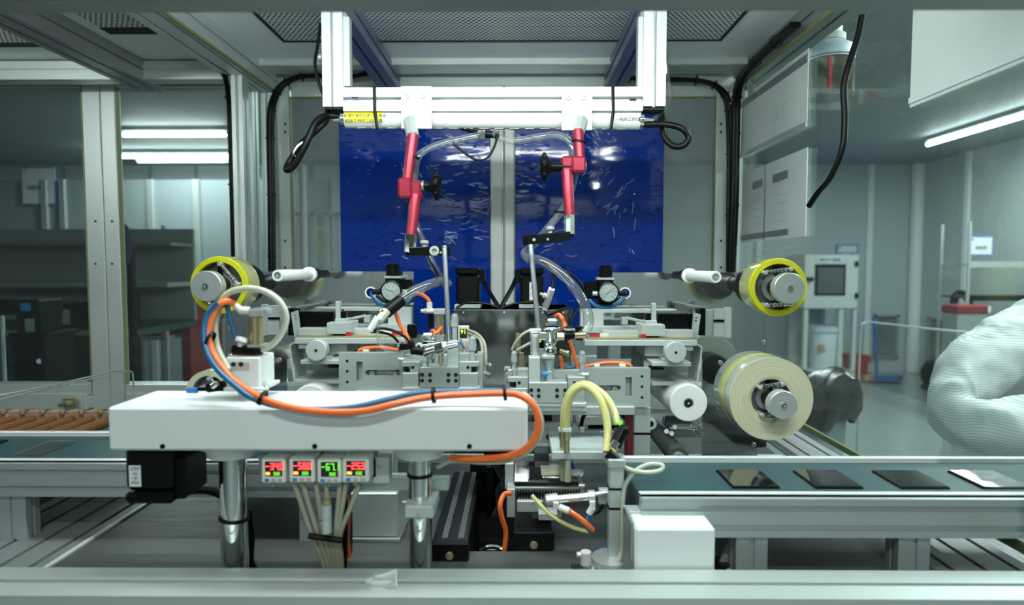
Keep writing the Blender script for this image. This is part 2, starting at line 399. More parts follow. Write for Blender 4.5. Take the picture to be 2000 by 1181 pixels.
    def profile(s, axis, a0, a1, c, sw, sh, slots=(1, 1), slot=0.008, depth=0.007):
        """aluminium extrusion along an axis 'x','y','z'; c = the section centre in the other two axes, sw x sh the section"""
        hw, hh = sw / 2, sh / 2
        def side(n, half):
            k = []; pitch = 2 * half / n
            for i in range(n):
                m = -half + pitch * (i + 0.5); k.append((m - slot / 2, m + slot / 2))
            return k
        pts = []
        for (h, v, n) in (('x', 1, slots[0]),): pass
        ks = side(slots[0], hw); kv = side(slots[1], hh)
        pts.append((-hw, -hh))
        for a, b in ks: pts += [(a, -hh), (a, -hh + depth), (b, -hh + depth), (b, -hh)]
        pts.append((hw, -hh))
        for a, b in kv: pts += [(hw, a), (hw - depth, a), (hw - depth, b), (hw, b)]
        pts.append((hw, hh))
        for a, b in ks[::-1]: pts += [(b, hh), (b, hh - depth), (a, hh - depth), (a, hh)]
        pts.append((-hw, hh))
        for a, b in kv[::-1]: pts += [(-hw, b), (-hw + depth, b), (-hw + depth, a), (-hw, a)]
        t = MB(); t.prism(pts, a0, a1)
        o = []
        for (x, y, z) in t.v:
            if axis == 'y': o.append((x + c[0], y, z + c[1]))
            elif axis == 'x': o.append((y, x + c[0], z + c[1]))
            else: o.append((x + c[0], z + c[1], y))
        fl = axis in ('x', 'z')
        return s.add(o, [f[::-1] if fl else f for f in t.f])
    def grow(s, other): return s.add(other.v, other.f, True)
def mb(): return MB()
def make_mesh(name, m, material, off=Vector((0, 0, 0))):
    me = bpy.data.meshes.new(name)
    me.from_pydata([(x - off.x, y - off.y, z - off.z) for x, y, z in m.v], [], m.f)
    me.polygons.foreach_set('use_smooth', m.s)
    b = bmesh.new(); b.from_mesh(me); bmesh.ops.recalc_face_normals(b, faces=b.faces[:])
    for e in b.edges:
        if len(e.link_faces) == 2 and e.calc_face_angle(0) > 0.7: e.smooth = False
    b.to_mesh(me); b.free()
    me.materials.append(material)
    return me
class Thing:
    def __init__(s, name, label=None, cat=None, group=None, kind=None):
        s.name, s.label, s.cat, s.group, s.kind = name, label, cat, group, kind; s.p = []
    def part(s, name, m, material, under=None, label=None, kind=None):
        s.p.append((name, m, material, under, label, kind)); return len(s.p) - 1
    def done(s):
        V = [v for q in s.p for v in q[1].v]
        lo = [min(v[k] for v in V) for k in range(3)]; hi = [max(v[k] for v in V) for k in range(3)]
        base = Vector(((lo[0] + hi[0]) / 2, (lo[1] + hi[1]) / 2, lo[2]))
        if len(s.p) == 1: top = bpy.data.objects.new(s.name, make_mesh(s.name, s.p[0][1], s.p[0][2], base))
        else: top = bpy.data.objects.new(s.name, None); top.empty_display_size = 0.02
        top.location = base; COL.objects.link(top)
        if s.label: top['label'] = s.label
        if s.cat: top['category'] = s.cat
        if s.group: top['group'] = s.group
        if s.kind: top['kind'] = s.kind
        if len(s.p) > 1:
            made = []; cache = {}
            for (n, m, mt, un, lb, kd) in s.p:
                o = bpy.data.objects.new(n, make_mesh(n, m, mt, base)); COL.objects.link(o)
                o.parent = top if un is None else made[un]
                if lb: o['label'] = lb
                if kd: o['kind'] = kd
                made.append(o)
        s.top = top
        return top
def single(name, m, material, label=None, cat=None, group=None, kind=None):
    t = Thing(name, label, cat, group, kind); t.part(name, m, material); return t.done()
def dup(o, off, label=None, parent=None):
    c = o.copy(); COL.objects.link(c); c.location = Vector(o.location) + Vector(off) if parent is None else o.location
    c.parent = parent
    if label: c['label'] = label
    for ch in list(o.children):
        if ch != c: dup(ch, (0, 0, 0), None, c)
    return c
def text_mb(txt, size, place, xdir, zdir, thick=0.0003, align='CENTER'):
    cu = bpy.data.curves.new('t', 'FONT'); cu.body = txt; cu.size = size; cu.align_x = align; cu.align_y = 'CENTER'; cu.extrude = thick
    cu.resolution_u = 3
    ob = bpy.data.objects.new('t', cu); COL.objects.link(ob)
    bpy.context.view_layer.update()
    me = bpy.data.meshes.new_from_object(ob.evaluated_get(bpy.context.evaluated_depsgraph_get()))
    bpy.data.objects.remove(ob); bpy.data.curves.remove(cu)
    X = Vector(xdir).normalized(); Z = Vector(zdir).normalized(); N = X.cross(Z)
    m = MB(); P = Vector(place)
    m.add([P + X * v.co.x + Z * v.co.y + N * v.co.z for v in me.vertices], [tuple(p.vertices) for p in me.polygons])
    bpy.data.meshes.remove(me)
    return m
# ================================================================== THE SETTING
YB, XL, XR, ZC, ZT = 1.95, -0.755, 0.665, 1.825, 0.82
FARY, RX, RZ = 7.6, 4.7, 2.44
def S(name, parts):
    t = Thing(name, kind='structure')
    for p in parts: t.part(*p)
    return t.done()
single('floor', mb().box(-7, RX + .2, -4.2, FARY + .2, -0.1, 0, 0), FLOORM, kind='structure')
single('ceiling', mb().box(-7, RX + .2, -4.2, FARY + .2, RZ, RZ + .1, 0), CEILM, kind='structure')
pl = [('panel', mb().box(-7, RX + .2, FARY, FARY + .15, 0, RZ, 0), WALLM)]
for px in (1250, 1480, 1695): 
    x = at(px, 520, FARY).x; pl.append(('seam_strip', mb().box(x - .035, x + .035, FARY - .03, FARY, 0, RZ, .004), MATS['white_paint']))
for px in (-60, 60, 135, 300, 388, 520, 610):
    x = at(px, 520, FARY).x; pl.append(('seam_strip', mb().box(x - .02, x + .02, FARY - .02, FARY, 0, RZ, .004), WALLB))
x = at(1785, 520, FARY).x; pl.append(('corner_column', mb().cyl((x - .02, FARY - .06, 0), (x - .02, FARY - .06, RZ), .07), MATS['white_paint']))
S('wall_far', pl)
pl = [('panel', mb().box(RX, RX + .15, -4.2, FARY, 0, RZ, 0), WALLM)]
for yy in (6.75, 5.6, 4.4, 3.2): pl.append(('seam_strip', mb().box(RX - .03, RX, yy - .035, yy + .035, 0, RZ, .004), MATS['white_paint']))
S('wall_right', pl)
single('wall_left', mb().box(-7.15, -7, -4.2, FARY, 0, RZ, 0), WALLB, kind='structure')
single('wall_front', mb().box(-7, RX, -4.35, -4.2, 0, RZ, 0), WALLM, kind='structure')
# dark partition bay seen through the left doors and its grey blue wall
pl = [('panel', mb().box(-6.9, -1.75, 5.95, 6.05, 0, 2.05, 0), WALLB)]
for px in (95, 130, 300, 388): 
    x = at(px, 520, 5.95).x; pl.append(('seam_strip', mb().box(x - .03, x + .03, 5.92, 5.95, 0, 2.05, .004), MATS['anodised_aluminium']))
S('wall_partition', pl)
# ---- enclosure: ceiling of the middle bay and of the left bay
t = Thing('ceiling_enclosure', kind='structure')
t.part('ceiling_panel', mb().box(XL, XR, .68, YB, ZC, ZC + .03, 0), PANEL)
vx0, vx1, vy0, vy1 = -.588, .509, .70, 1.652
t.part('perforated_vent', mb().box(vx0, vx1, vy0, vy1, ZC - .004, ZC - .0005, 0), PERF)
r = mb(); e = .008
for (a, b, c, d_) in ((vx0 - e, vx0, vy0, vy1), (vx1, vx1 + e, vy0, vy1), (vx0 - e, vx1 + e, vy1, vy1 + e)): r.box(a, b, c, d_, ZC - .006, ZC - .0005, 0)
t.part('vent_seal', r, DARK)
t.part('cross_batten', mb().box(XL + .03, XR - .03, 1.80, 1.88, ZC - .02, ZC, .002), ALU)
t.done()
t = Thing('ceiling_left_bay', kind='structure')
t.part('ceiling_panel', mb().box(-2.3, XL - .03, .68, YB, ZC, ZC + .03, 0), PANEL)
for (a, b) in ((-2.3, -1.16), (-1.0, -.83)):
    t.part('perforated_vent', mb().box(a, b, .7, 1.56 if b > -1 else 1.66, ZC - .004, ZC - .0005, 0), PERF)
    t.part('vent_seal', mb().box(a, b, 1.56 if b > -1 else 1.66, 1.60 if b > -1 else 1.69, ZC - .006, ZC - .0005, 0), DARK)
t.done()
single('trim_1', mb().profile('y', .7, YB - .04, (-1.08, ZC - .03), .08, .06, (2, 1)), ALUD, kind='structure')
single('trim_2', mb().profile('x', -2.3, XL - .045, (1.83, ZC - .03), .05, .05), ALU, kind='structure')
# ---- enclosure: back wall beams and posts
t = Thing('wall_enclosure_back', kind='structure')
za = at(1000, 139, YB).z; zb = at(1000, 166, YB).z
t.part('top_beam', mb().profile('x', -2.3, XR + .02, (YB + .03, (za + zb) / 2 + .004), .06, za - zb + .012, (1, 1)), ALU)
t.part('top_lip', mb().bp(300, 134, 1440, 141, YB - .012, .02), ALUD)
for (x0, x1) in ((522, 545), (1419, 1442)):
    xa = at(x0, 520, YB).x; xb = at(x1, 520, YB).x
    t.part('corner_post', mb().profile('z', ZT, zb, ((xa + xb) / 2, YB + .0), xb - xa, .045), ALU)
xa = at(457, 520, YB).x; xb = at(500, 520, YB).x
t.part('corner_post', mb().profile('z', .5, zb, ((xa + xb) / 2, YB + .02), xb - xa, .045, (2, 1)), ALU)
t.part('sill_beam', mb().profile('x', -2.3, XR + .02, (YB + .03, ZT + .03), .06, .07), ALU)
t.done()
def door(n, xs, y0, ybot, pane, stile_l, stile_r, top, bottom=24, glass=GLASS, frame=ALU):
    """frame door in the back wall from pixel column xs[0] to xs[1]"""
    t = Thing('door_%d' % n, kind='structure'); d = YB - .005
    x0, x1 = xs
    t.part('stile', mb().bp(x0, y0, x0 + stile_l, ybot, d, .03, .002), frame)
    t.part('stile', mb().bp(x1 - stile_r, y0, x1, ybot, d, .03, .002), frame)
    t.part('top_rail', mb().bp(x0 + stile_l, y0, x1 - stile_r, y0 + top, d + .001, .028, .002), frame)
    t.part('bottom_rail', mb().bp(x0 + stile_l, ybot - bottom, x1 - stile_r, ybot, d + .001, .028, .002), frame)
    a = (x0 + stile_l, y0 + top, x1 - stile_r, ybot - bottom)
    e = 2.2
    t.part('seal', mb().bp(a[0], a[1], a[0] + e, a[3], d + .004, .02, 0), OLIVE)
    t.part('seal', mb().bp(a[2] - e, a[1], a[2], a[3], d + .004, .02, 0), OLIVE)
    t.part('seal', mb().bp(a[0], a[1], a[2], a[1] + e, d + .004, .02, 0), OLIVE)
    t.part('glass_pane', mb().bp(a[0], a[1], a[2], a[3], d + .014, .005, 0), pane)
    for px in (x0 + stile_l * .5, x1 - stile_r * .5):
        for py in (242, 258, 470, 522) if n < 3 else (432, 515):
            if (n == 3 and px < 150) or (n == 4 and px > 300): continue
            t.part('screw', mb().screw(px, py, d, 2.4, .001), DARK)
    return t.done()
door(1, (546, 983.5), 166, 720, FILMG, 22, 26, 22)
door(2, (985.5, 1420), 166, 720, FILMG, 20, 24, 22)
door(3, (-160, 203.5), 142, 800, GLASS, 30, 34, 24, 32)
door(4, (205, 470), 142, 800, GLASS, 28, 16, 22, 32)
# inner pale uprights in the middle of the back doors
t = Thing('trim_3', kind='structure')
t.part('cover_strip', mb().bp(960, 172, 980, 640, YB - .017, .012, .002), WHITE)
t.part('cover_strip', mb().bp(986, 172, 1004, 640, YB - .017, .012, .002), WHITE)
t.done()
# ---- enclosure: left wall
t = Thing('wall_enclosure_left', kind='structure')
t.part('top_rail', mb().profile('y', .7, YB - .03, (XL, ZC - .03), .085, .06, (2, 1)), ALU)
t.part('seal', mb().box(XL + .036, XL + .043, .7, YB - .03, ZC - .064, ZC - .058, 0), OLIVE)
t.part('post', mb().profile('z', ZT + .02, ZC - .06, (XL - .004, 1.775), .03, .04), ALU)
t.part('glass_pane', mb().box(XL - .003, XL + .003, 1.785, YB - .03, ZT + .03, ZC - .06, 0), GLASS)
t.done()
# ---- enclosure: right wall
t = Thing('wall_enclosure_right', kind='structure')
t.part('top_rail', mb().profile('y', .7, YB - .03, (XR, ZC - .03), .06, .06), ALUD)
t.part('seal', mb().box(XR - .034, XR - .028, .7, YB - .03, ZC - .065, ZC - .058, 0), OLIVE)
t.part('glass_pane', mb().box(XR - .003, XR + .003, .70, YB - .03, ZT + .055, ZC - .06, 0), clear('scuffed_glass', (0.86, 0.92, 0.91), 0.025, (0.50, 0.57, 0.57), 0.04, bump=0.2, bscale=14))
t.part('bottom_seal', mb().box(XR + .004, XR + .012, .70, YB - .03, ZT + .05, ZT + .062, 0), OLIVE)
t.done()
# ---- front rail and front top beam of the enclosure, close to the viewer
single('trim_4', mb().profile('x', -1.5, 1.5, (.75, ZT + .015), .07, .07, (1, 1), .007, .012), ALU, kind='structure')
single('trim_5', mb().profile('x', -1.5, 1.5, (.625, 1.541), .07, .07, (1, 1), .005, .008), ALUD, kind='structure')
# ---- machine base: cabinet, plate with a well, base rails
t = Thing('machine_base', 'grey steel machine base with a flat table plate and side rails', 'machine base')
t.part('cabinet', mb().box(-.9, .76, .72, 2.0, 0, .66, .004), PAINT)
p = mb(); hole = [(-.078, .945), (-.002, .945), (-.002, 1.32), (-.078, 1.32)]
p.prism([(-.675, .78), (.595, .78), (.595, 1.92), (-.675, 1.92)], .80, ZT, [hole])
p.v = [(x, z, y) for x, y, z in p.v]
t.part('table_plate', p, BRUSH)
t.part('well', mb().box(-.08, -.078, .943, 1.322, .68, .80, 0).box(-.002, 0, .943, 1.322, .68, .80, 0).box(-.08, 0, .943, .945, .68, .80, 0).box(-.08, 0, 1.32, 1.322, .68, .80, 0).box(-.08, 0, .943, 1.322, .675, .68, 0), DARK)
t.part('side_rail', mb().profile('y', .79, 1.92, (-.766, .81), .182, .02, (4, 1), .008, .006), ALUD)
t.part('side_rail', mb().profile('y', .79, 1.92, (.665, .81), .14, .02, (3, 1), .008, .006), ALUD)
t.part('rail_cover', mb().box(-.675, -.668, .79, 1.92, ZT - .002, ZT + .003, 0), ALUW)
t.part('rear_plinth', mb().box(-.66, .58, 1.375, 1.385, ZT, ZT + .02, .001), ALU)
p = mb(); p.prism([(-.9, .72), (.76, .72), (.76, 1.98), (-.9, 1.98)], .66, .7995, [[(-.082, .941), (.002, .941), (.002, 1.324), (-.082, 1.324)]]); p.v = [(x, z, y) for x, y, z in p.v]
t.part('bed', p, ALUD)
t.done()
# ================================================================== THINGS: hanging frame, lamp, arms
def sheet(name, x0, y0, x1, y1, label, zones):
    """film on a door with raised creases painted pale as lamp glints; zones = (x0, x1, y0, y1, count, slant, length) in the photograph"""
    t = Thing(name, label, 'film sheet', 'blue films on the back doors')
    t.part('film', mb().bp(x0, y0, x1, y1, YB - .010, .002, 0), BFILM)
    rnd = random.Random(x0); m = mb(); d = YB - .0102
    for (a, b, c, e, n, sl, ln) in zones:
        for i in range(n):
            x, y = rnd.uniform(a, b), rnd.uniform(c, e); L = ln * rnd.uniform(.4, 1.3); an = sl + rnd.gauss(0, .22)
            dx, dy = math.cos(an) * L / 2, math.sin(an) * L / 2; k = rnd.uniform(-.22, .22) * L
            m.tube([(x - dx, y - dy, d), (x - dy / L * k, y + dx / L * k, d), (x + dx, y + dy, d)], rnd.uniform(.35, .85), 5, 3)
    t.part('creases', m, CREASE_GLINT, 0, kind='stuff')  # glints on the creases are painted by this pale colour
    t.done()
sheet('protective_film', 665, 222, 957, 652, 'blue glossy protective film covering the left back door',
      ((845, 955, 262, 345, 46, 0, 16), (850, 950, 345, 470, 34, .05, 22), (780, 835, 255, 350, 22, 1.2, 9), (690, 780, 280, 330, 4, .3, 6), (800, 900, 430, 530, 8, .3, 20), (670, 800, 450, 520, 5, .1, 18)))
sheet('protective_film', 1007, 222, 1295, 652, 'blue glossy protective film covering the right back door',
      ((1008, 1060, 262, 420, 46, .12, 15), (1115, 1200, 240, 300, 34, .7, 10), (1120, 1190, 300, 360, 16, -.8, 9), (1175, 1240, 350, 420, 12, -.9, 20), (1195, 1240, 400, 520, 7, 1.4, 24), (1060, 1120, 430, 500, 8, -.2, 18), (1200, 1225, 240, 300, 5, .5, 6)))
# hanging frame of white profiles
t = Thing('hanging_frame', 'white aluminium frame hanging from two rails below the ceiling', 'frame')
for xc in (-.374, .283):
    t.part('ceiling_rail', mb().profile('y', .70, YB - .03, (xc, ZC - .032), .055, .055), ALUB)
D = 1.30
def col_at(px0, px1):
    xa = at(px0, 130, D).x; xb = at(px1, 130, D).x
    m = mb(); m.profile('z', at(650, 208, D).z, ZC - .058, ((xa + xb) / 2, D + .024), xb - xa, .048, (1, 1), .006, .012)
    return m
t.part('column', col_at(629, 669), ALUW); t.part('column', col_at(1257, 1301), ALUW)
za, zb = at(960, 170, D).z, at(960, 216, D).z
t.part('crossbar', mb().profile('x', at(670, 190, D).x, at(1256, 190, D).x, (D + .022, (za + zb) / 2), .044, za - zb, (1, 1), .009, .016), ALUW)
for (a, b, y0, y1) in ((783, 843, 168, 251), (1097, 1157, 171, 254)):
    k = t.part('mounting_plate', mb().bp(a, y0, b, y1, D - .006, .006, .001), WHITE)
    for px in (a + 13, b - 17): t.part('bolt', mb().screw(px, y0 + 20, D - .006, 5, .005), SATIN, k)
t.part('foot_bracket', mb().bp(636, 208, 684, 214, D + .004, .035), BLACKM); t.part('foot_bracket', mb().bp(1256, 210, 1298, 215, D + .004, .035), BLACKM)
t.part('side_screw', mb().cp((622, 112, D + .02), (630, 112, D + .02), 7), SATIN)
t.part('column_flange', mb().bp(669, 32, 683, 168, D + .012, .02), ALU); t.part('column_flange', mb().bp(1246, 32, 1257, 170, D + .012, .02), ALU)
t.part('slot_nut', mb().bp(686, 188, 699, 191, D + .001, .004), BLACK); t.part('slot_nut', mb().bp(1230, 193, 1243, 197, D + .001, .004), BLACK)
t.done()
# strip lamp of the enclosure: a glowing tube hung below its ceiling in front of the frame
t = Thing('enclosure_lamp', 'white tube lamp hanging below the enclosure ceiling above the view', 'lamp')
t.part('tube', mb().cyl((-.50, .84, 1.64), (.38, .84, 1.64), .013, n=16), mat('enclosure_lamp_glow', (0.9, 0.95, 0.95), 0.4, emit=(0.90, 1.0, 0.97), estr=GLOW))
for x in (-.51, .38): t.part('end_cap', mb().cyl((x, .84, 1.64), (x + .01, .84, 1.64), .016), WHITE); t.part('hanger', mb().box(x, x + .01, .835, .845, 1.64, ZC - .004, .001), ALU)
t.done()
t = Thing('enclosure_lamp', 'added white tube lamp, out of view, below the ceiling of the left bay', 'lamp')  # lamp added out of view to brighten the left bay
t.part('tube', mb().cyl((-1.75, .95, 1.74), (-1.15, .95, 1.74), .013, n=16), MATS['enclosure_lamp_glow'])
for x in (-1.76, -1.15): t.part('end_cap', mb().cyl((x, .95, 1.74), (x + .01, .95, 1.74), .016), WHITE); t.part('hanger', mb().box(x, x + .01, .945, .955, 1.74, ZC - .004, .001), ALU)
t.done()
# cylinder work lamp
t = Thing('work_lamp', 'long white cylindrical machine lamp clamped under the crossbar', 'lamp')
ly = (233, 235); d = D + .024; r = mm(17.5, D)
A = at(672, ly[0], d); B = at(1252, ly[1] + .5, d); X = (B - A).normalized()
t.part('tube', mb().lathe(A, X, [(0, 0), (r - .002, 0), (r, .002), (r, (B - A).length - .002), (r - .002, (B - A).length), (0, (B - A).length)], 40), WHITE)
for k, (P, sg) in enumerate(((A, -1), (B, 1))):
    e = t.part('end_cap', mb().lathe(P, X * sg, [(r + .0006, -.004), (r + .0006, .003), (r * .8, .005), (0, .005)], 32), CHROME)
    t.part('cable_gland', mb().cyl(P + X * sg * .005, P + X * sg * .022, .007, .005, 12), SATIN, e)
m = mb()
for k in range(18):
    c = A.lerp(B, (k + 1.2) / 19.5); zb_ = c.z - r
    m.box(c.x - .009, c.x + .009, c.y - .006, c.y + .004, zb_ - .0008, zb_ + .0008, 0)
t.part('led_strip', m, LED_S)
def on_tube(x0, x1, a0, a1, extra, n=10):
    m = mb(); v = []; f = []
    for i in range(n + 1):
        a = math.radians(a0 + (a1 - a0) * i / n)
        for x in (x0, x1):
            q = A.lerp(B, (x - A.x) / (B.x - A.x)); v.append((x, q.y - math.cos(a) * (r + extra), q.z + math.sin(a) * (r + extra)))
    for i in range(n): f.append((2 * i, 2 * i + 1, 2 * i + 3, 2 * i + 2))
    m.add(v, f, True); return m
k = t.part('warning_label', on_tube(at(678, 233, d).x, at(750, 233, d).x, -28, 62, .0006), LABELY, label='yellow warning label')
q = at(713, 234, d)
t.part('print', text_mb('注意:请勿直视光源 小心高温', .0075, (q.x, q.y - r - .0012, q.z + .004), (1, 0, 0), (0, 0, 1)), OLIVE, k)
t.part('print', text_mb('机床工作灯 LED灯具', .0085, (q.x + .002, q.y - r - .0014, q.z - .007), (1, 0, 0), (0, 0, 1)), INK, k)
q = at(1234, 238, d); t.part('print', text_mb('机床工作灯', .008, (q.x - .008, q.y - r - .0008, q.z + .001), (1, 0, 0), (0, 0, 1)), INK)
t.part('logo', mb().ring((q.x + .016, q.y - r - .0006, q.z + .001), (0, -1, 0), .0055, .0035, .0006, 20).box(q.x + .0115, q.x + .0205, q.y - r - .0012, q.y - r - .0004, q.z, q.z + .002, 0), INK)
q = at(1208, 237, d); t.part('print', text_mb('LED 24V', .005, (q.x, q.y - r - .0008, q.z), (1, 0, 0), (0, 0, 1)), PALEINK)
t.done()
for (px, dx, lb) in ((731, 5, 'left'), (1197, -5, 'right')):
    m = mb(); hw = .0022
    for (y0, y1) in ((169, 217), (217, 252)): m.cp((px + (0 if y0 == 169 else 1), y0, D - .002), (px + (1 if y0 == 169 else 1 + dx * (y1 - 217) / 35), y1, D - .002), 3, n=8)
    single('cable_tie', m, RUBBER, 'black cable tie strapping the %s end of the work lamp' % lb, 'cable tie', 'ties round the work lamp')
# cable loops at the lamp ends
single('lamp_cable', mb().tube([(668, 229, D + .024), (640, 226, D + .015), (617, 238, D - .01), (598, 280, D - .02), (575, 322, D - .02), (560, 332, D - .015), (566, 315, D), (590, 280, D), (620, 252, D), (637, 235, D + .015), (640, 216, D + .05)], 6.2), RUBBER,
       'black lamp cable folded into a long tied loop at the left lamp end', 'cable', 'work lamp cables')
single('cable_tie', mb().lathe(at(585, 291, D - .01), at(592, 285, D - .01) - at(580, 275, D - .01), [(.017, -.002), (.018, -.002), (.018, .002), (.017, .002)], 16), WHITE, 'white cable tie around the folded left lamp cable', 'cable tie')
single('lamp_cable', mb().tube([(1256, 243, D + .024), (1300, 243, D + .01), (1330, 250, D), (1345, 268, D), (1335, 284, D), (1315, 285, D + .01), (1298, 268, D + .02), (1293, 240, D + .03), (1291, 215, D + .04)], 6.2), RUBBER,
       'black lamp cable curling in a round loop at the right lamp end', 'cable', 'work lamp cables')
# ---------------------------------------------------------------- articulated arms
def arm(label, top, mid, low, knob, chrome_low, bar, rod, side):
    t = Thing('articulated_arm', label, 'support arm', 'red articulated arms')
    (tx, ty0, ty1, td) = top
    t.part('socket', mb().cp((tx - 6 * side, ty0, td + .02), (tx, ty1, td), 13, 12, 8), SATIN)
    t.part('upper_tube', mb().cp((tx + side * 1, ty1 - 4, td), (mid[0], mid[1], mid[2]), 11, 10, 10), RED)
    jx0, jy0, jx1, jy1, jd = knob['joint']
    k = t.part('joint', mb().bp(jx0, jy0, (jx0 + jx1) / 2 + side * 4, jy1, jd - .012, .036, .004).bp((jx0 + jx1) / 2 - side * 4, jy0 + knob['dy'], jx1, jy1 + knob['dy'] * .4, jd - .006, .034, .004), RED)
    kx, ky = knob['c']; kd = jd + .002
    ex = jx1 if kx > jx1 else jx0
    t.part('spindle', mb().cp((ex, ky, kd), (kx, ky, kd), 8.5, n=14), BLACK, k); t.part('collar', mb().cp((ex, ky, kd), (ex + (6 if kx > jx1 else -6), ky, kd), 10.5, n=18), ROD, k)
    m = mb(); c = at(kx, ky, kd); rr = mm(26, kd); sgn = 1 if kx > jx1 else -1
    m.lathe(c - Vector((sgn * .012, 0, 0)), (sgn, 0, 0), [(0, 0), (rr * .4, 0), (rr * .5, .006), (rr * .8, .008), (rr * .92, .012), (rr * .92, .018), (rr * .7, .022), (rr * .3, .018), (0, .018)], 28)
    for i in range(8):
        a = 2 * math.pi * i / 8
        p = c + Vector((sgn * .003, math.cos(a) * rr * .88, math.sin(a) * rr * .88)); m.sphere(p, rr * .2, 10, 6, (.9, 1, 1))
    t.part('knob', m, BLACK, k)
    t.part('lower_tube', mb().cp(low[0], low[1], 11.5, 10, 10), RED)
    t.part('end_socket', mb().cp(chrome_low[0], chrome_low[1], 11.5, 11.5, 8), CHROME)
    t.part('swivel', mb().cp(chrome_low[1], (chrome_low[1][0], chrome_low[1][1] + 5, chrome_low[1][2]), 8, 7), BLACK)
    (bx0, by0, bd0), (bx1, by1, bd1) = bar
    a = at(bx0, by0, bd0); b = at(bx1, by1, bd1); m = mb(); L = (b - a).length
    Xd = (b - a).normalized(); Yd = Vector((0, 1, 0)); Zd = Xd.cross(Yd).normalized(); Yd = Zd.cross(Xd)
    MM = Matrix((Xd, Yd, Zd)).transposed().to_4x4(); MM.translation = a
    h = mm(8.5, bd0)
    m.box(0, L, -h, h, -h, h, .0012, MM)
    k = t.part('clamp_bar', m, BLACKM)
    for (px, py, rr_) in rod['pins']: t.part('clamp_screw', mb().screw(px, py, bd0 + (bd1 - bd0) * (px - bx0) / (bx1 - bx0) - h * 1.7 - .0006, rr_, .006 if rr_ > 6 else .001), KNOBG, k)
    px, py = rod['thumb']; t.part('thumb_screw', mb().vc(px, py, py + 7, bd0, 8).vc(px, py + 6, py + 16, bd0, 4), KNOBG, k)
    t.part('rod', mb().cp(rod['a'], rod['b'], 4.8, 5.2, 14), ROD)
    t.done()
arm('red articulated arm on the left with a black star knob on its right side', (806, 234, 266, 1.25), (796, 352, 1.24), ((812, 380, 1.235), (803, 462, 1.22)),
    dict(joint=(776, 346, 823, 386, 1.235), dy=6, c=(850, 363)), ((803, 458, 1.22), (800, 494, 1.215)), ((806, 491, 1.21), (874, 490, 1.15)),
    dict(pins=((849, 490, 10), (861, 493, 2.5)), thumb=(829, 469), a=(868, 480, 1.15), b=(877, 668, 1.10)), 1)
arm('red articulated arm on the right with a black star knob on its left side', (1130, 234, 258, 1.25), (1133, 312, 1.24), ((1107, 332, 1.235), (1113, 424, 1.22)),
    dict(joint=(1145, 304, 1096, 336, 1.235), dy=0, c=(1066, 326)), ((1113, 420, 1.22), (1113, 458, 1.215)), ((1110, 461, 1.21), (1026, 469, 1.15)),
    dict(pins=((1043, 468, 3.2), (1070, 467, 2.5)), thumb=(1075, 442), a=(1036, 478, 1.15), b=(1052, 648, 1.10)), -1)
# clear hoses that follow the arms
t = Thing('hose_joint', 'black and chrome joint where the clear hoses meet in front of the back post', 'hose fitting')
t.part('body', mb().cp((945, 262, 1.30), (975, 263, 1.30), 7), BLACK)
t.part('nut', mb().cp((934, 263, 1.30), (948, 262, 1.30), 8.5, n=6), CHROME); t.part('nut', mb().cp((962, 266, 1.30), (972, 258, 1.30), 9, n=6), CHROME)
t.part('stub_cable', mb().tube([(895, 248, 1.33), (915, 254, 1.32), (946, 262, 1.30)], 4), RUBBER)
t.done()
single('clear_hose', mb().tube([(940, 263, 1.30), (905, 271, 1.295), (865, 280, 1.29), (832, 293, 1.28), (815, 310, 1.27), (808, 350, 1.275), (806, 400, 1.27), (815, 445, 1.26), (835, 490, 1.24), (850, 525, 1.22), (872, 552, 1.16)], 7), CLEARH,
       'clear hose looping from the joint along the left red arm', 'hose', 'clear hoses')
single('clear_hose', mb().tube([(972, 268, 1.30), (1005, 275, 1.295), (1050, 268, 1.29), (1085, 264, 1.285), (1108, 272, 1.28), (1118, 292, 1.275), (1124, 330, 1.275), (1116, 370, 1.27), (1098, 410, 1.25), (1070, 445, 1.23), (1045, 475, 1.19), (1024, 494, 1.16), (1030, 503, 1.15)], 7), CLEARH,
       'clear hose looping from the joint along the right red arm', 'hose', 'clear hoses')
single('thin_cable', mb().tube([(972, 262, 1.29), (966, 285, 1.285), (952, 308, 1.28), (930, 312, 1.28), (905, 297, 1.285), (885, 280, 1.287)], 2.2), RUBBER, 'thin black wire drooping in a loop under the hose joint', 'wire')
single('thin_cable', mb().tube([(812, 300, 1.272), (802, 350, 1.275), (799, 410, 1.27), (815, 455, 1.255), (838, 505, 1.235), (862, 548, 1.17)], 2), RUBBER, 'thin black wire running down beside the left red arm', 'wire')
single('clear_hose', mb().tube([(874, 553, 1.16), (862, 549, 1.14), (840, 555, 1.12), (805, 570, 1.10), (775, 590, 1.08), (752, 612, 1.06)], 10), CLEARH, 'thick clear hose bending down to the left from the arm rod', 'hose', 'clear hoses')
single('clear_hose', mb().tube([(1030, 503, 1.15), (1060, 510, 1.13), (1095, 533, 1.11), (1125, 566, 1.10), (1146, 605, 1.09), (1149, 635, 1.085), (1138, 654, 1.08)], 9.5), CLEARH, 'thick clear hose bending down to the right from the arm rod', 'hose', 'clear hoses')
for (px, py, d, lb) in ((806, 307, 1.25, 'upper left arm tube'), (1131, 276, 1.245, 'upper right arm tube'), (1095, 415, 1.25, 'clear hose beside the right arm')):
    single('cable_tie', mb().lathe(at(px, py, d) - Vector((0, 0, .0015)), (0.12, 0, 1), [(.0125, 0), (.0138, 0), (.0138, .003), (.0125, .003)], 18), RUBBER, 'black cable tie around the ' + lb, 'cable tie')
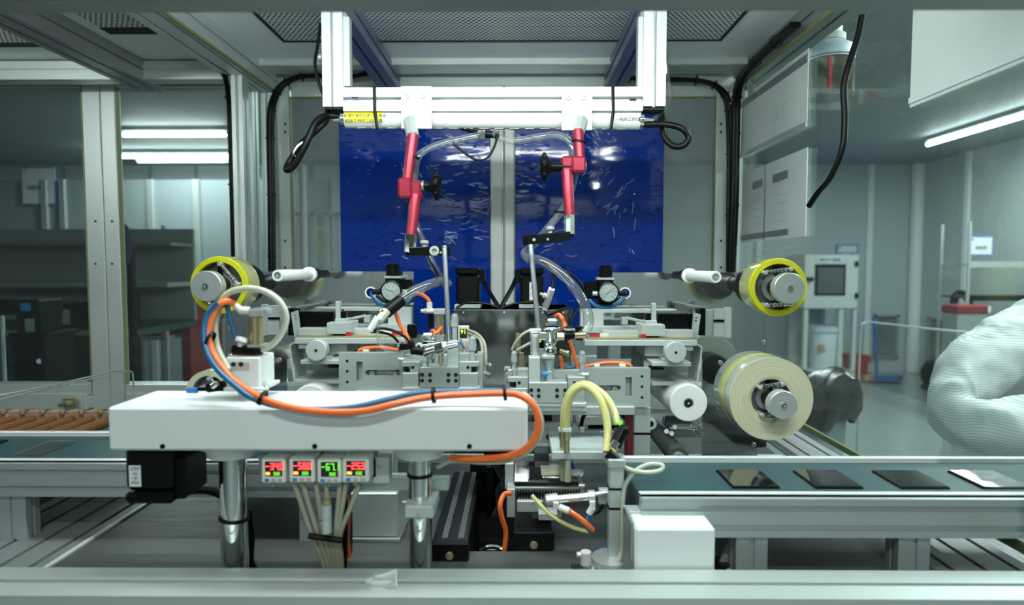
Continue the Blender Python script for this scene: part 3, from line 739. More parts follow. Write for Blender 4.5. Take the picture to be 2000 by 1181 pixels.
# ================================================================== side plates, reels, rollers, regulators (left and right)
DP = 1.32
def circ(cx, cy, r, n=20): return [(cx + r * math.cos(2 * math.pi * i / n), cy + r * math.sin(2 * math.pi * i / n)) for i in range(n)]
def reg(side):
    L = side == 'left'
    mx = (lambda x: x) if L else (lambda x: 1950 - x)
    y = 0 if L else 3
    # polished plate that carries the reels
    t = Thing('side_plate', 'polished steel plate on the %s carrying tape reels and a regulator' % side, 'steel plate', 'polished side plates')
    if L: poly = [(470, 530), (808, 530), (808, 700), (560, 700), (560, 885), (440, 885), (440, 562)]
    else: poly = [(1166, 532), (1445, 532), (1497, 560), (1497, 872), (1372, 890), (1372, 700), (1166, 700)]
    hc = (724, 571) if L else (1221, 572)
    t.part('plate', mb().ppoly(poly, DP, .006, [circ(hc[0], hc[1], 9.5)]), STEEL)
    t.part('grommet', mb().lathe(at(hc[0], hc[1], DP - .001), (0, 1, 0), [(mm(8.8, DP), 0), (mm(11.5, DP), 0), (mm(11.5, DP), .001), (mm(8.8, DP), .002)], 24), WHITE)
    for (px, py) in ((1490, 668), (1468, 706), (1407, 708), (1403, 796), (1472, 868)) if not L else ((457, 690), (545, 703), (450, 640)):
        t.part('screw', mb().screw(px, py, DP, 4.6, .003), SATIN)
    zp = at(480 if L else 1450, 885, DP).z
    xx = [at(p[0], p[1], DP).x for p in poly]
    xm = at(500 if L else 1435, 880, DP).x
    t.part('foot', mb().box(xm - .05, xm + .05, DP + .0065, DP + .06, ZT, zp + .03, .001), ALU)
    t.done()
    # upper yellow tape reel
    cx, cy = (427, 557) if L else (1521, 561)
    d0, d1 = 1.10, 1.155; c = at(cx, cy, d0); R, r = mm(57, d0), mm(45, d0)
    t = Thing('tape_reel', 'yellow tape reel on the %s spindle above the side plate edge' % side, 'tape reel', 'yellow tape reels')
    t.part('tape_edge', mb().lathe(c, (0, 1, 0), [(r, .004), (r + .0012, 0), (R - .0012, 0), (R, .004)], 64), YTAPE)
    t.part('tape_face', mb().lathe(c, (0, 1, 0), [(R, .004), (R, .051), (R - .001, .055), (r, .055)], 64), YTAPE2)
    t.part('core', mb().lathe(c, (0, 1, 0), [(r, .055), (r, .004)], 64), CORE)
    t.done()
    hub(side, cx + (8 if L else -1), cy, c, r, d0, DP, 'upper')
    if not L:
        cx2, cy2 = 1507, 779; d0, d1 = 1.09, 1.185; c = at(cx2, cy2, d0); R, r = mm(82, d0), mm(39, d0)
        t = Thing('film_roll', 'big cream film roll on the lower right spindle above the conveyor', 'film roll', 'cream film rolls')
    else:
        cx2, cy2 = 408, 768; d0, d1 = 1.13, 1.20; c = at(cx2, cy2, d0); R, r = mm(46, d0), mm(34, d0)
        t = Thing('film_roll', 'cream film roll half hidden behind the white cover on the left', 'film roll', 'cream film rolls')
    w_ = d1 - d0
    k = t.part('film_end', mb().lathe(c, (0, 1, 0), [(r, .002)] + [(r + (R - r) * i / 9, (.0 if i % 2 else .0003)) for i in range(1, 10)] + [(R, .003)], 64), MATS['cream_rings_large' if not L else 'cream_rings_small'])
    t.part('film_side', mb().lathe(c, (0, 1, 0), [(R, .003), (R, w_ - .003), (R - .002, w_), (r, w_)], 64), FILMR)
    t.part('core', mb().lathe(c, (0, 1, 0), [(r, w_), (r, .002)], 48), GREYH)
    t.part('tape_band', mb().lathe(c + Vector((0, w_ * .35, 0)), (0, 1, 0), [(R + .0002, 0), (R + .0006, .001), (R + .0006, w_ * .28), (R + .0002, w_ * .28)], 64), YTAPE2)
    t.done()
    hub(side, None, None, c, r, d0, DP, 'lower')
    # white idler roller
    a = (542, 538, 1.05) if L else (1398, 541, 1.05)
    p = at(*a); m = mb(); rr = mm(11.5, 1.05)
    t = Thing('idler_roller', 'slim white idler roller sticking out of the %s plate' % side, 'roller', 'white idler rollers')
    t.part('sleeve', m.lathe(p, (0, 1, 0), [(rr * .62, 0), (rr * .95, 0), (rr, .001), (rr, .155), (rr * 1.45, .156), (rr * 1.45, .166), (rr, .167), (rr * .6, .17)], 32), ROLLW)
    t.part('bearing', mb().lathe(p, (0, 1, 0), [(0, .001), (rr * .25, .0), (rr * .3, .003), (rr * .5, .003), (rr * .62, .0005), (rr * .62, .004)], 24), SATIN)
    t.part('stud', mb().cyl(p + Vector((0, .168, 0)), p + Vector((0, .20, 0)), rr * 1.2, n=24).cyl(p + Vector((0, .20, 0)), (p.x, DP, p.z), rr * .8, n=20), BLACKM)
    t.done()
    # pressure regulator with gauge
    g = (763, 568) if L else (1189, 571); sx = 1 if L else -1
    bx = g[0] + (2 if L else -8)
    t = Thing('pressure_regulator', 'black air regulator with a round white gauge on the %s plate' % side, 'air regulator', 'air regulators with gauges')
    k = t.part('body', mb().bp(bx - 13, 541 + y, bx + 17, 592 + y, 1.285, .03, .003).bp(bx + 12 * sx, 546 + y, bx + 40 * sx, 580 + y, 1.295, .02, .003), BLACK)
    t.part('cap_ring', mb().bp(bx - 15, 539 + y, bx + 19, 544 + y, 1.283, .034, .001), SATIN, k)
    m = mb(); top = at(bx + 2, 515 + y, 1.30); bot = at(bx + 2, 538 + y, 1.30); m.cyl(bot, top, mm(12.5, 1.3), mm(11.5, 1.3), 24)
    for i in range(16):
        a_ = 2 * math.pi * i / 16; m.box(-.0008, .0008, -.0008, .0008, bot.z, top.z - .003, 0, Matrix.Translation((top.x + math.cos(a_) * mm(12, 1.3), top.y + math.sin(a_) * mm(12, 1.3), 0)))
    t.part('adjusting_knob', m, BLACK)
    c = at(g[0], g[1], 1.262); rg = mm(20.5, 1.262)
    gk = t.part('gauge_case', mb().lathe(c, (0, 1, 0), [(rg * .87, .003), (rg * .9, 0), (rg, .001), (rg, .018), (0, .022)], 40), BLACK)
    t.part('gauge_face', mb().lathe(c + Vector((0, .003, 0)), (0, 1, 0), [(0, 0), (rg * .88, 0), (rg * .88, .001)], 40), WHITE, gk)
    m = mb()
    for i in range(11):
        a_ = math.radians(225 - 27 * i); u = Vector((math.cos(a_), 0, math.sin(a_))); q = c + Vector((0, .0027, 0))
        m.cyl(q + u * rg * .62, q + u * rg * .78, .0006, n=4)
    t.part('scale_marks', m, INK, gk)
    m = mb(); n = 0
    for i, s_ in enumerate(('0', '2', '4', '6', '8', '10')):
        a_ = math.radians(225 - 54 * i); m.grow(text_mb(s_, .0045, c + Vector((math.cos(a_) * rg * .48, .0026, math.sin(a_) * rg * .48)), (1, 0, 0), (0, 0, 1), .0001))
    t.part('scale_numbers', m, INK, gk)
    a_ = math.radians(155 if L else 40); u = Vector((math.cos(a_), 0, math.sin(a_))); q = c + Vector((0, .0022, 0))
    t.part('needle', mb().cyl(q - u * rg * .3, q + u * rg * .6, .0009, .0004, 6), INK, gk)
    t.part('gauge_lens', mb().lathe(c + Vector((0, .0012, 0)), (0, 1, 0), [(0, 0), (rg * .87, .0), (rg * .87, .0006), (0, .0006)], 32), PLASTG, gk)
    e0 = g[0] - 17 * sx
    t.part('elbow', mb().cp((g[0] - 20 * sx, g[1] + 2, 1.29), (g[0] - 36 * sx, g[1] + 1, 1.29), 5.5), BLACKM)
    t.part('mount', mb().bp(bx - 6, 548 + y, bx + 8, 586 + y, 1.31, DP - 1.31, .001), ALU)
    t.part('fitting', mb().cp((g[0] + 20 * sx, g[1] + 2, 1.29), (g[0] + 32 * sx, g[1] + 2, 1.29), 5), WHITE if L else SATIN)
    t.done()
    if L: pts = [(726, 572, 1.33), (730, 582, 1.30), (742, 594, 1.285), (765, 598, 1.28), (795, 590, 1.285), (803, 578, 1.29)]
    else: pts = [(1221, 574, 1.33), (1212, 588, 1.30), (1190, 600, 1.285), (1165, 597, 1.285), (1150, 585, 1.29)]
    single('air_hose', mb().tube(pts, 4), BLUEH, 'teal blue air hose hanging under the %s gauge' % side, 'hose', 'blue hoses under the gauges')
def hub(side, cx, cy, c, r, d0, dp, which):
    """spindle with a grey cap, sprung jaws inside the reel and a black drum at the plate"""
    L = side == 'left'
    nm = {'upper': 'yellow tape reel', 'lower': 'cream film roll'}[which]
    t = Thing('reel_spindle', 'grey capped spindle with springs inside the %s %s' % (side, nm), 'spindle', 'reel spindles')
    f = d0 - (.045 if which == 'upper' else .05)
    o = Vector((c.x, 0, c.z)); P = lambda yy: Vector((c.x, yy, c.z))
    rc = mm(29, d0) if which == 'upper' else mm(27, d0)
    if L and which == 'lower': rc = mm(15, d0)
    ch = t.part('cap', mb().lathe(P(f), (0, 1, 0), [(0, 0), (rc - .001, 0), (rc, .001), (rc, .018), (rc - .001, .019), (0, .019)], 40), SATIN)
    t.part('cap_screw', mb().lathe(P(f), (0, -1, 0), [(rc * .2, 0), (rc * .2, .002), (rc * .1, .002), (rc * .1, .0005), (0, .0005)], 12), CHROME, ch)
    t.part('shaft', mb().cyl(P(f + .019), P(dp - .004), rc * .62, n=28), BLACKM)
    t.part('collar', mb().lathe(P(d0 + .012), (0, 1, 0), [(rc * .6, 0), (rc * .95, 0), (rc * .95, .02), (rc * .6, .02)], 32), SATIN)
    t.part('drum', mb().lathe(P(d0 + .062 if which == 'upper' else d0 + .1), (0, 1, 0), [(rc * .6, 0), (r * .96, 0), (r * .96, .05), (rc * .6, .05)], 40), BLACKM)
    t.part('hub_disc', mb().lathe(P(d0 + .022), (0, 1, 0), [(rc * .6, 0), (r * .95, 0), (r * .95, .006), (rc * .6, .006)], 40), ROD)
    for k in (1, -1):
        t.part('slot_block', mb().box(c.x - .003, c.x + .003, d0 + .004, d0 + .022, c.z + k * rc * .6, c.z + k * r * .93, .0005), BLACKM)
        tilt = .10 if not L else -.9
        u = Vector((math.cos(tilt), 0, math.sin(tilt))); n_ = Vector((-math.sin(tilt), 0, math.cos(tilt)))
        p0 = P(d0 - .006) - u * r * .62 + n_ * r * .70 * k; p1 = P(d0 - .006) + u * r * .50 + n_ * r * .74 * k
        co = []; N = 150; ax = p1 - p0; e1 = Vector((0, 1, 0)); e2 = ax.normalized().cross(e1)
        for q in range(N + 1):
            th = q * .75; co.append(p0 + ax * (q / N) + (e1 * math.cos(th) + e2 * math.sin(th)) * .0036)
        j = t.part('spring', mb().tubep(co, .0009, 5, 1), CHROME)
        for p_ in (p0, p1): t.part('spring_pin', mb().cyl(p_ + Vector((0, -.005, 0)), P(d0 + .022) + (p_ - P(d0 - .006)), .0036, n=12), SATIN, j)
    t.done()
for sd in ('left', 'right'): reg(sd)
# ---------------------------------------------------------------- slide stages (left and right)
def stage(side):
    L = side == 'left'; sg = 1 if L else -1
    mx = (lambda x: x) if L else (lambda x: 1937 - x)
    dy = 0 if L else 4
    def B(m, x0, y0, x1, y1, d, dep, bev=.0008):
        a, b = mx(x0), mx(x1); return m.bp(min(a, b), y0 + dy, max(a, b), y1 + dy, d, dep, bev)
    t = Thing('slide_stage', 'pale aluminium slide stage with black bellows on the %s side' % side, 'linear stage', 'slide stages')
    k = t.part('bellows', B(mb(), 584, 610, 652, 641, 1.17, .07, .001), BLACKM)
    for i in range(17): 
        x = 585 + i * 4; t.part('bellows_fold', B(mb(), x, 608, x + 2.0, 641.5, 1.168, .074, .0004), BLACK, k)
    t.part('end_bracket', mb().ppoly([(mx(568), 610 + dy), (mx(580), 606 + dy), (mx(586), 655 + dy), (mx(575), 659 + dy)], 1.145, .008, [circ(mx(577), 616 + dy, 1.7, 10), circ(mx(578), 622 + dy, 1.7, 10)]), MILLW)
    t.part('upper_bar', B(mb(), 615, 600, 802, 607, 1.26, .03).add([], []), MILLW)
    t.part('end_plate', mb().ppoly([(mx(a), b + dy) for a, b in ((758, 600), (803, 600), (803, 641), (758, 641))], 1.25, .02), MILLW)
    t.part('back_rail', B(mb(), 684, 634, 803, 646, 1.22, .03), MILLW)
    t.part('front_rail', B(mb(), 582, 641, 650, 655, 1.14, .03), MILLW)
    t.part('front_rail', B(mb(), 684, 642, 760, 656, 1.16, .03), MILLW)
    c = t.part('carriage', B(mb(), 638, 630, 684, 652, 1.135, .06).add([], []), MILLW)
    t.part('carriage_bearing', B(mb(), 648, 652, 674, 659, 1.14, .05), BLACKM, c)
    t.part('carriage_post', B(mb(), 655, 588, 664, 632, 1.15, .012), MILLW, c)
    t.part('post_foot', B(mb(), 654, 622, 676, 631, 1.146, .03), MILLW, c)
    t.part('sensor', B(mb(), 665, 608, 676, 622, 1.155, .014), BLACK, c)
    t.part('red_stop', B(mb(), 675, 648, 684, 657, 1.132, .012), REDP, c)
    t.part('track', B(mb(), 578, 656, 790, 659.5, 1.13, .05, .0003), BRASS)
    t.part('base_bar', B(mb(), 575, 660, 795, 671.5, 1.125, .11, .001), MILLW)
    t.part('lower_block', B(mb(), 640, 672, 678, 692, 1.15, .08), MILLW)
    t.part('lower_strip', B(mb(), 583, 672, 625, 681, 1.13, .04), MILLW)
    kc = at(mx(617), 684 + dy, 1.085); kr = mm(21, 1.085)
    kk = t.part('hand_wheel', mb().lathe(kc, (0, 1, 0), [(0, .001), (kr * .1, .001), (kr * .12, 0), (kr - .001, 0), (kr, .001), (kr, .018), (kr * .5, .019)], 48), MILLW)
    t.part('wheel_pin', mb().screw(mx(617), 684 + dy, 1.085, 2.6, .0015), BLACKM, kk)
    t.part('wheel_axle', mb().cyl((kc.x, kc.y + .019, kc.z), (kc.x, kc.y + .05, kc.z), kr * .4), SATIN, kk)
    t.part('shelf', B(mb(), 587, 703, 664, 711, 1.10, .09), MILLW)
    t.part('shelf_riser', B(mb(), 605, 698, 640, 704, 1.11, .05), MILLW)
    t.part('cheek_plate', mb().ppoly([(mx(a), b + dy) for a, b in ((566, 676), (575, 668), (650, 672), (664, 678), (664, 747), (575, 747), (566, 700))], 1.20, .006), MILLW)
    t.part('cheek_rim', mb().ppoly([(mx(a), b + dy) for a, b in ((565, 672), (574, 667), (576, 669), (568, 675), (571, 702), (578, 747), (574, 748), (567, 703))], 1.14, .06), MILLW)
    t.part('bottom_ledge', B(mb(), 575, 741, 664, 749, 1.13, .08), MILLW)
    t.part('brace', mb().ppoly([(mx(a), b + dy) for a, b in ((585, 741), (635, 715), (664, 715), (664, 741))], 1.19, .008), MILL)
    t.part('groove_bar', B(mb(), 640, 714, 664, 718, 1.11, .03), BLACKM)
    for (a, b) in ((600, 663), (747, 664)): pass
    t.part('red_tag', B(mb(), 766, 648, 786, 657, 1.155, .003, .0002), REDP)
    t.part('tag_plate', B(mb(), 748, 647, 765, 659, 1.155, .006), WHITE)
    t.part('linkage', mb().cp((mx(676), 625 + dy, 1.20), (mx(714), 616 + dy, 1.20), 3).bp(min(mx(710), mx(722)), 616 + dy, max(mx(710), mx(722)), 630 + dy, 1.2, .02), SATIN)
    t.part('inner_post', B(mb(), 680, 672, 700, 860, 1.24, .03), ALUD)
    t.part('rear_bracket', B(mb(), 795, 634, 812, 660, 1.16, .02), BLACKM)
    t.done()
    # light barrier bracket beside the bellows
    t = Thing('sensor_bracket', 'pale flat bracket plate with a dark slot beside the %s bellows' % side, 'bracket', 'slotted bracket plates')
    if L: t.part('plate', B(mb(), 519, 596, 545, 654, 1.20, .004), ALU); t.part('flange', B(mb(), 509, 594, 520, 655, 1.19, .014), MILLW); t.part('slot', B(mb(), 524, 619, 546, 624, 1.198, .002, 0), BLACK); t.part('arm', B(mb(), 545, 598, 566, 650, 1.21, .008), MILLW)
    else: t.part('plate', mb().bp(1394, 602, 1418, 658, 1.20, .004), ALU); t.part('flange', mb().bp(1417, 600, 1429, 660, 1.19, .014), MILLW); t.part('slot', mb().bp(1394, 624, 1416, 629, 1.198, .002, 0), BLACK); t.part('arm', mb().bp(1376, 604, 1395, 655, 1.21, .008), MILLW)
    a, b = (562, 576) if L else (1366, 1378)
    t.part('chain_guide', mb().bp(a, 602, b, 655, 1.19, .03), BLACK)
    t.part('stand', mb().bp(a - 2, 600, b + 2, 606, 1.215, DP - 1.215).bp(a - 2, 645, b + 2, 652, 1.215, DP - 1.215), ALUD)
    t.done()
for sd in ('left', 'right'): stage(sd)
# ---------------------------------------------------------------- white pressure rollers under the stages
for (px, py, rp, d0, lb) in ((1345, 787, 37, 1.09, 'thick white roller with a dark bearing beside the cream film roll'), (606, 789, 38, 1.09, 'thick white roller peeking out above the white cover')):
    p = at(px, py, d0); rr = mm(rp, d0)
    t = Thing('pressure_roller', lb, 'roller', 'thick white rollers')
    k = t.part('sleeve', mb().lathe(p, (0, 1, 0), [(rr * .28, 0), (rr - .0015, 0), (rr, .0015), (rr, DP - d0 - .012), (rr * .3, DP - d0 - .012)], 48), ROLLW)
    t.part('bearing', mb().lathe(p, (0, 1, 0), [(0, -.001), (rr * .06, -.001), (rr * .07, .001), (rr * .13, .001), (rr * .14, 0), (rr * .2, 0), (rr * .21, .002), (rr * .28, .001)], 24), SATIN)
    t.part('bearing_ring', mb().lathe(p, (0, 1, 0), [(rr * .15, -.0006), (rr * .21, -.0006), (rr * .21, .0004), (rr * .15, .0004)], 24), BLACKM); t.part('shield', mb().lathe(p, (0, 1, 0), [(rr * .08, -.0012), (rr * .13, -.0012), (rr * .13, .0004)], 24), BLACK)
    t.part('shaft', mb().cyl((p.x, DP - .012, p.z), (p.x, DP, p.z), rr * .3), SATIN)
    t.done()
# ================================================================== centre: steel box, motors, dispensing heads
t = Thing('drive_box', 'smoky mirror polished steel box standing between the two dispensing heads', 'steel box')
a = at(886, 604, 1.42); b = at(1116, 604, 1.42)
t.part('body', mb().box(a.x, b.x, 1.42, 1.60, ZT, a.z, .002), SMOKE)
t.part('lid', mb().box(a.x - .002, b.x + .002, 1.418, 1.602, a.z - .003, a.z, .0005), STEEL)
for px in (905, 985, 1060, 1100): t.part('screw', mb().screw(px, 610, 1.418, 2, .001), SATIN)
t.done()
zbox = a.z
def motor(label, x0, x1, conn, lab):
    t = Thing('stepper_motor', label, 'motor', 'black motors on the steel box')
    d = 1.46
    xa, xb = at(x0, 560, d).x, at(x1, 560, d).x; w_ = xb - xa; zt = at(900, 523, d).z
    k = t.part('housing', mb().box(xa, xb, d, d + w_, zbox + .008, zt - .017, .006), BLACKM)
    t.part('cap', mb().box(xa - .001, xb + .001, d - .001, d + w_ + .001, zt - .0165, zt, .007), BLACK)
    t.part('flange', mb().box(xa - .003, xb + .003, d - .003, d + w_ + .003, zbox, zbox + .009, .001), ALU)
    xc = xb if conn > 0 else xa
    t.part('connector', mb().box(xc, xc + conn * .013, d + .01, d + .035, zt - .034, zt - .004, .001), BLACK)
    if lab: t.part('type_label', mb().bp(1034, 551, 1048, 586, d - .0006, .0005, 0), WHITE); t.part('print', text_mb('57HS', .006, at(1041, 562, d - .0012), (1, 0, 0), (0, 0, 1), .0001).grow(text_mb('2.0N', .006, at(1041, 574, d - .0012), (1, 0, 0), (0, 0, 1), .0001)), INK)
    t.done()
motor('black motor on the steel box left of the middle post', 890, 936, 1, False)
motor('black motor with a white type label right of the middle post', 1016, 1062, -1, True)
for (pts, lb) in (([(943, 543, 1.49), (953, 565, 1.47), (968, 590, 1.44), (975, 602, 1.43)], 'black motor cable slanting down from the left motor'),
                  ([(1008, 543, 1.49), (998, 565, 1.47), (984, 590, 1.44), (978, 602, 1.43)], 'black motor cable slanting down from the right motor'),
                  ([(892, 600, 1.44), (912, 591, 1.43), (945, 592, 1.43), (965, 597, 1.43), (976, 603, 1.43)], 'thin black wire arching over the lid on the left motor side'),
                  ([(1062, 598, 1.44), (1040, 590, 1.43), (1010, 592, 1.43), (990, 597, 1.43), (978, 603, 1.43)], 'thin black wire arching over the lid on the right motor side')):
    single('motor_cable', mb().tube(pts, 4.2 if 'thin' not in lb else 2, 8), RUBBER, lb, 'cable', 'motor cables')
def micrometer(t, px, y0, ym, y1, d, r):
    k = t.part('micrometer_thimble', mb().vc(px, ym, y0 + 3, d, r, r * .98, 24).vc(px, y0 + 4, y0, d, r * .7), SATIN)
    m = mb(); c = at(px, ym, d)
    for i in range(24):
        a_ = 2 * math.pi * i / 24; m.box(-.0003, .0003, -.0003, .0003, at(px, ym - 1, d).z, at(px, (y0 + ym) / 2, d).z, 0, Matrix.Translation((c.x + math.cos(a_) * mm(r, d), c.y + math.sin(a_) * mm(r, d), 0)))
    t.part('knurl', m, SATIN, k)
    t.part('micrometer_sleeve', mb().vc(px, y1, ym, d, r * .72, r * .72, 20), SATIN, k)
def head(side):
    L = side == 'left'
    mx = (lambda x: x) if L else (lambda x: 1928 - x)
    dy = 0 if L else 30
    def B(m, x0, y0, x1, y1, d, dep, bev=.0008):
        a, b = mx(x0), mx(x1); return m.bp(min(a, b), y0 + dy, max(a, b), y1 + dy, d, dep, bev)
    def PL(pts): return [(mx(a), b + dy) for a, b in pts]
    t = Thing('dispensing_unit', 'milled aluminium dispensing head with micrometer screws, %s one of the pair' % side, 'dispensing head', 'dispensing heads')
    xo = 662 if L else 658
    slot = [(719, 722), (782, 722), (782, 733), (719, 733), (715, 731), (713, 727.5), (715, 724)]
    rec = [(696, 706), (708, 706), (708, 744), (696, 744)]
    hx = 678 if L else 674
    t.part('carrier_plate', mb().ppoly(PL([(xo, 689), (788, 689), (788, 765), (xo, 765)]), 1.06, .016,
           [PL(slot if L else [(x + 2, y) for x, y in slot]), PL(rec if L else [(x - 2, y) for x, y in rec])] + [[(mx(hx) + 3 * math.cos(i), yy + dy + 3 * math.sin(i)) for i in [2 * math.pi * j / 12 for j in range(12)]] for yy in (705, 725, 746)]), MILL)
    t.part('backing_plate', B(mb(), xo + 3, 692, 940, 763, 1.077, .012), MILLW)
    t.part('slot_bolt', mb().screw(mx(728), 727.5 + dy, 1.072, 5.5, .006), SATIN); t.part('slot_bolt', mb().screw(mx(772), 727.5 + dy, 1.072, 5.0, .006), SATIN)
    for (x0, x1, sc) in ((785, 819, 806), (896, 936, 914)):
        k = t.part('clamp_block', B(mb(), x0, 706, x1, 716, 1.045, .03).add([], []), MILL)
        B(t.p[k][1], (x0 + 16 if x0 < 800 else x0), 715, (x1 if x0 < 800 else x1 - 16), 728, 1.045, .03)
        t.part('gap_screw', B(mb(), x0 + (8 if x0 < 800 else 27), 714, x0 + (11 if x0 < 800 else 30), 730, 1.055, .004), BLACKM, k)
        t.part('screw', mb().screw(mx(sc), 717 + dy, 1.045, 3.4, .001), DARK, k)
        t.part('lower_block', B(mb(), x0 + 1, 728, x1 - 2, 758, 1.043, .034), MILL)
    k = t.part('centre_block', B(mb(), 820, 717, 895, 757, 1.034, .042), MILL)
    for px in (824.5, 840, 876, 890.5):
        for py in (731.5, 743): t.part('screw', mb().screw(mx(px), py + dy, 1.034, 4, .0012), DARK, k)
    t.part('upright_plate', B(mb(), 873, 668, 895, 718, 1.04, .03), MILLW)
    t.part('foot_ledge', B(mb(), 785, 757, 936, 764, 1.035, .05), MILLW)
    t.part('base_slab', B(mb(), xo + 30, 764, 936, 780, 1.05, .04), MILL)
    t.part('outer_column', B(mb(), 931, 690, 943, 765, 1.06, .03), MILL)
    t.part('rear_block', B(mb(), 896, 690, 918, 706, 1.06, .02), MILL)
    t.part('pinch_screw', mb().cp((mx(778), 701 + dy, 1.05), (mx(790), 702 + dy, 1.05), 4.5).cp((mx(788), 702 + dy, 1.05), (mx(798), 703 + dy, 1.06), 6, n=6), SATIN)
    if L:
        micrometer(t, 888, 612, 638, 672, 1.09, 7); micrometer(t, 923, 656, 684, 707, 1.055, 7)
    else:
        micrometer(t, 1004, 685, 707, 737, 1.055, 5.5); micrometer(t, 1137, 685, 707, 738, 1.055, 6)
    # support down to the table
    t.part('support_column', (mb().bp(738, 765, 768, 960, 1.10, .04) if L else mb().bp(1238, 795, 1270, 960, 1.085, .04)), ALU)
    t.done()
head('left'); head('right')
# ---- valve of the left head
t = Thing('dispensing_valve', 'tilted chrome dispensing valve with black elbow on the left head', 'valve', 'dispensing valves')
k = t.part('body', mb().cp((826, 689, 1.02), (850, 682, 1.02), 9).cp((850, 683, 1.02), (866, 678, 1.02), 11, n=8), CHROME)
t.part('front_nut', mb().cp((866, 679, 1.02), (874, 676, 1.02), 8.5, n=6), SATIN, k)
t.part('barrel', mb().cp((872, 678, 1.02), (896, 672, 1.02), 6), CHROME, k)
t.part('top_bar', mb().cp((826, 675, 1.03), (872, 669, 1.03), 3.5), CHROME)
t.part('elbow', mb().cp((800, 668, 1.015), (811, 690, 1.015), 8).cp((806, 683, 1.015), (828, 686, 1.015), 9), BLACK)
t.part('white_ring', mb().ring(at(818, 676, 1.012), (0, 1, 0), mm(7, 1.0), mm(3.5, 1.0), .006, 20), WHITE)
t.part('nozzle', mb().vc(836, 695, 717, 1.04, 4, 3).vc(846, 690, 708, 1.04, 6, 4), CHROME)
t.part('needle_holder', mb().vc(861, 688, 708, 1.05, 5.5).vc(861, 708, 716, 1.05, 3), BRASS)
t.part('clamp_cube', mb().bp(822, 650, 848, 667, 1.06, .022, .004).bp(826, 666, 850, 672, 1.055, .03), CHROME)
t.done()
t = Thing('air_cylinder', 'upright brass coloured air cylinder behind the left arm rod', 'air cylinder', 'small air cylinders')
t.part('barrel', mb().vc(858, 655, 613, 1.12, 9.5), BRASS); t.part('cap', mb().bp(847, 603, 869, 614, 1.11, .02), SATIN); t.part('base', mb().bp(851, 654, 867, 668, 1.11, .02), SATIN)
for x in (852, 858, 864): t.part('tie_rod', mb().vc(x, 655, 613, 1.1115, 1.2), CHROME)
t.done()
t = Thing('air_fitting', 'white tee air fitting with an orange hose beside the left cylinder', 'air fitting', 'white air fittings')
t.part('stem', mb().vc(839, 609, 590, 1.12, 5.5), WHITE); t.part('side_arm', mb().cp((848, 607, 1.12), (828, 607, 1.12), 5).cp((828, 607, 1.12), (822, 607, 1.12), 3.5), WHITE); t.part('lower_stem', mb().bp(836, 611, 845, 640, 1.125, .01), BLACKM)
t.part('thread', mb().cp((830, 607, 1.12), (833, 607, 1.12), 5.6), BRASS)
t.done()
t = Thing('flow_valve', 'white inline flow valve hanging from the right arm hose', 'flow valve', 'white air fittings')
t.part('body', mb().cp((1066, 598, 1.14), (1078, 563, 1.12), 6.5), WHITE); t.part('lower_body', mb().cp((1063, 606, 1.14), (1068, 594, 1.14), 5), WHITE)
t.part('knob', mb().cp((1072, 580, 1.13), (1061, 576, 1.125), 5.5), WHITE); t.part('screw_end', mb().cp((1060, 576, 1.125), (1054, 573, 1.125), 3.5), BRASS)
t.done()
single('thin_cable', mb().tube([(1079, 562, 1.12), (1081, 548, 1.125), (1078, 530, 1.13), (1068, 517, 1.135)], 3), RUBBER, 'short black wire above the white flow valve', 'wire')
# ---- hose end and black sleeve of the left thick hose
t = Thing('hose_coupling', 'grey hose coupling with a black sleeve at the end of the left thick hose', 'hose coupling')
t.part('sleeve', mb().cp((785, 585, 1.075), (752, 612, 1.055), 12), RUBBER); t.part('grip', mb().cp((756, 606, 1.05), (738, 628, 1.04), 9), MILKH); t.part('tip', mb().cp((740, 620, 1.035), (722, 646, 1.03), 9, 7), WHITE)
t.part('ring', mb().cp((753, 605, 1.05), (749, 611, 1.05), 11), CHROME)
t.done()
single('thin_cable', mb().tube([(724, 646, 1.03), (745, 641, 1.03), (770, 646, 1.035), (790, 657, 1.03), (800, 668, 1.015)], 2.6), RUBBER, 'black wire from the grey hose coupling to the black elbow', 'wire')
single('thin_cable', mb().tube([(724, 648, 1.03), (745, 649, 1.035), (765, 655, 1.04), (778, 668, 1.05)], 2.6), RUBBER, 'black wire from the grey hose coupling to the sensor block', 'wire')
single('smoky_hose', mb().tube([(740, 625, 1.03), (738, 655, 1.025), (748, 678, 1.02), (765, 688, 1.015), (790, 687, 1.01), (805, 684, 1.012)], 3.6), CLEARH, 'clear thin hose curling from the coupling under the left valve', 'hose')
t = Thing('inductive_sensor', 'black sensor with a bright tip beside the left valve', 'sensor')
t.part('body', mb().bp(775, 660, 792, 678, 1.06, .012), SATIN); t.part('plug', mb().bp(780, 672, 800, 683, 1.055, .012), BLACK); t.part('tip', mb().cp((782, 668, 1.055), (788, 665, 1.052), 4), SATIN)
t.done()
single('air_hose', mb().tube([(812, 572, 1.12), (826, 576, 1.12), (836, 584, 1.12), (839, 591, 1.12)], 3.6), ORANGE, 'short orange hose curving into the white tee fitting', 'hose', 'orange hoses')
single('air_hose', mb().tube([(772, 610, 1.09), (782, 635, 1.08), (792, 650, 1.06), (799, 672, 1.03)], 4), ORANGE, 'orange hose dropping from the sleeve to the left valve elbow', 'hose', 'orange hoses')
single('air_hose', mb().tube([(700, 688, 1.10), (706, 682, 1.10), (725, 679, 1.10), (750, 679, 1.10), (778, 684, 1.10)], 4), ORANGE, 'orange hose lying on the left carrier plate in a white clip', 'hose', 'orange hoses')
single('hose_clip', mb().bp(708, 683, 720, 689, 1.09, .014), WHITE, 'white hose clip on top of the left carrier plate', 'clip', 'hose clips')
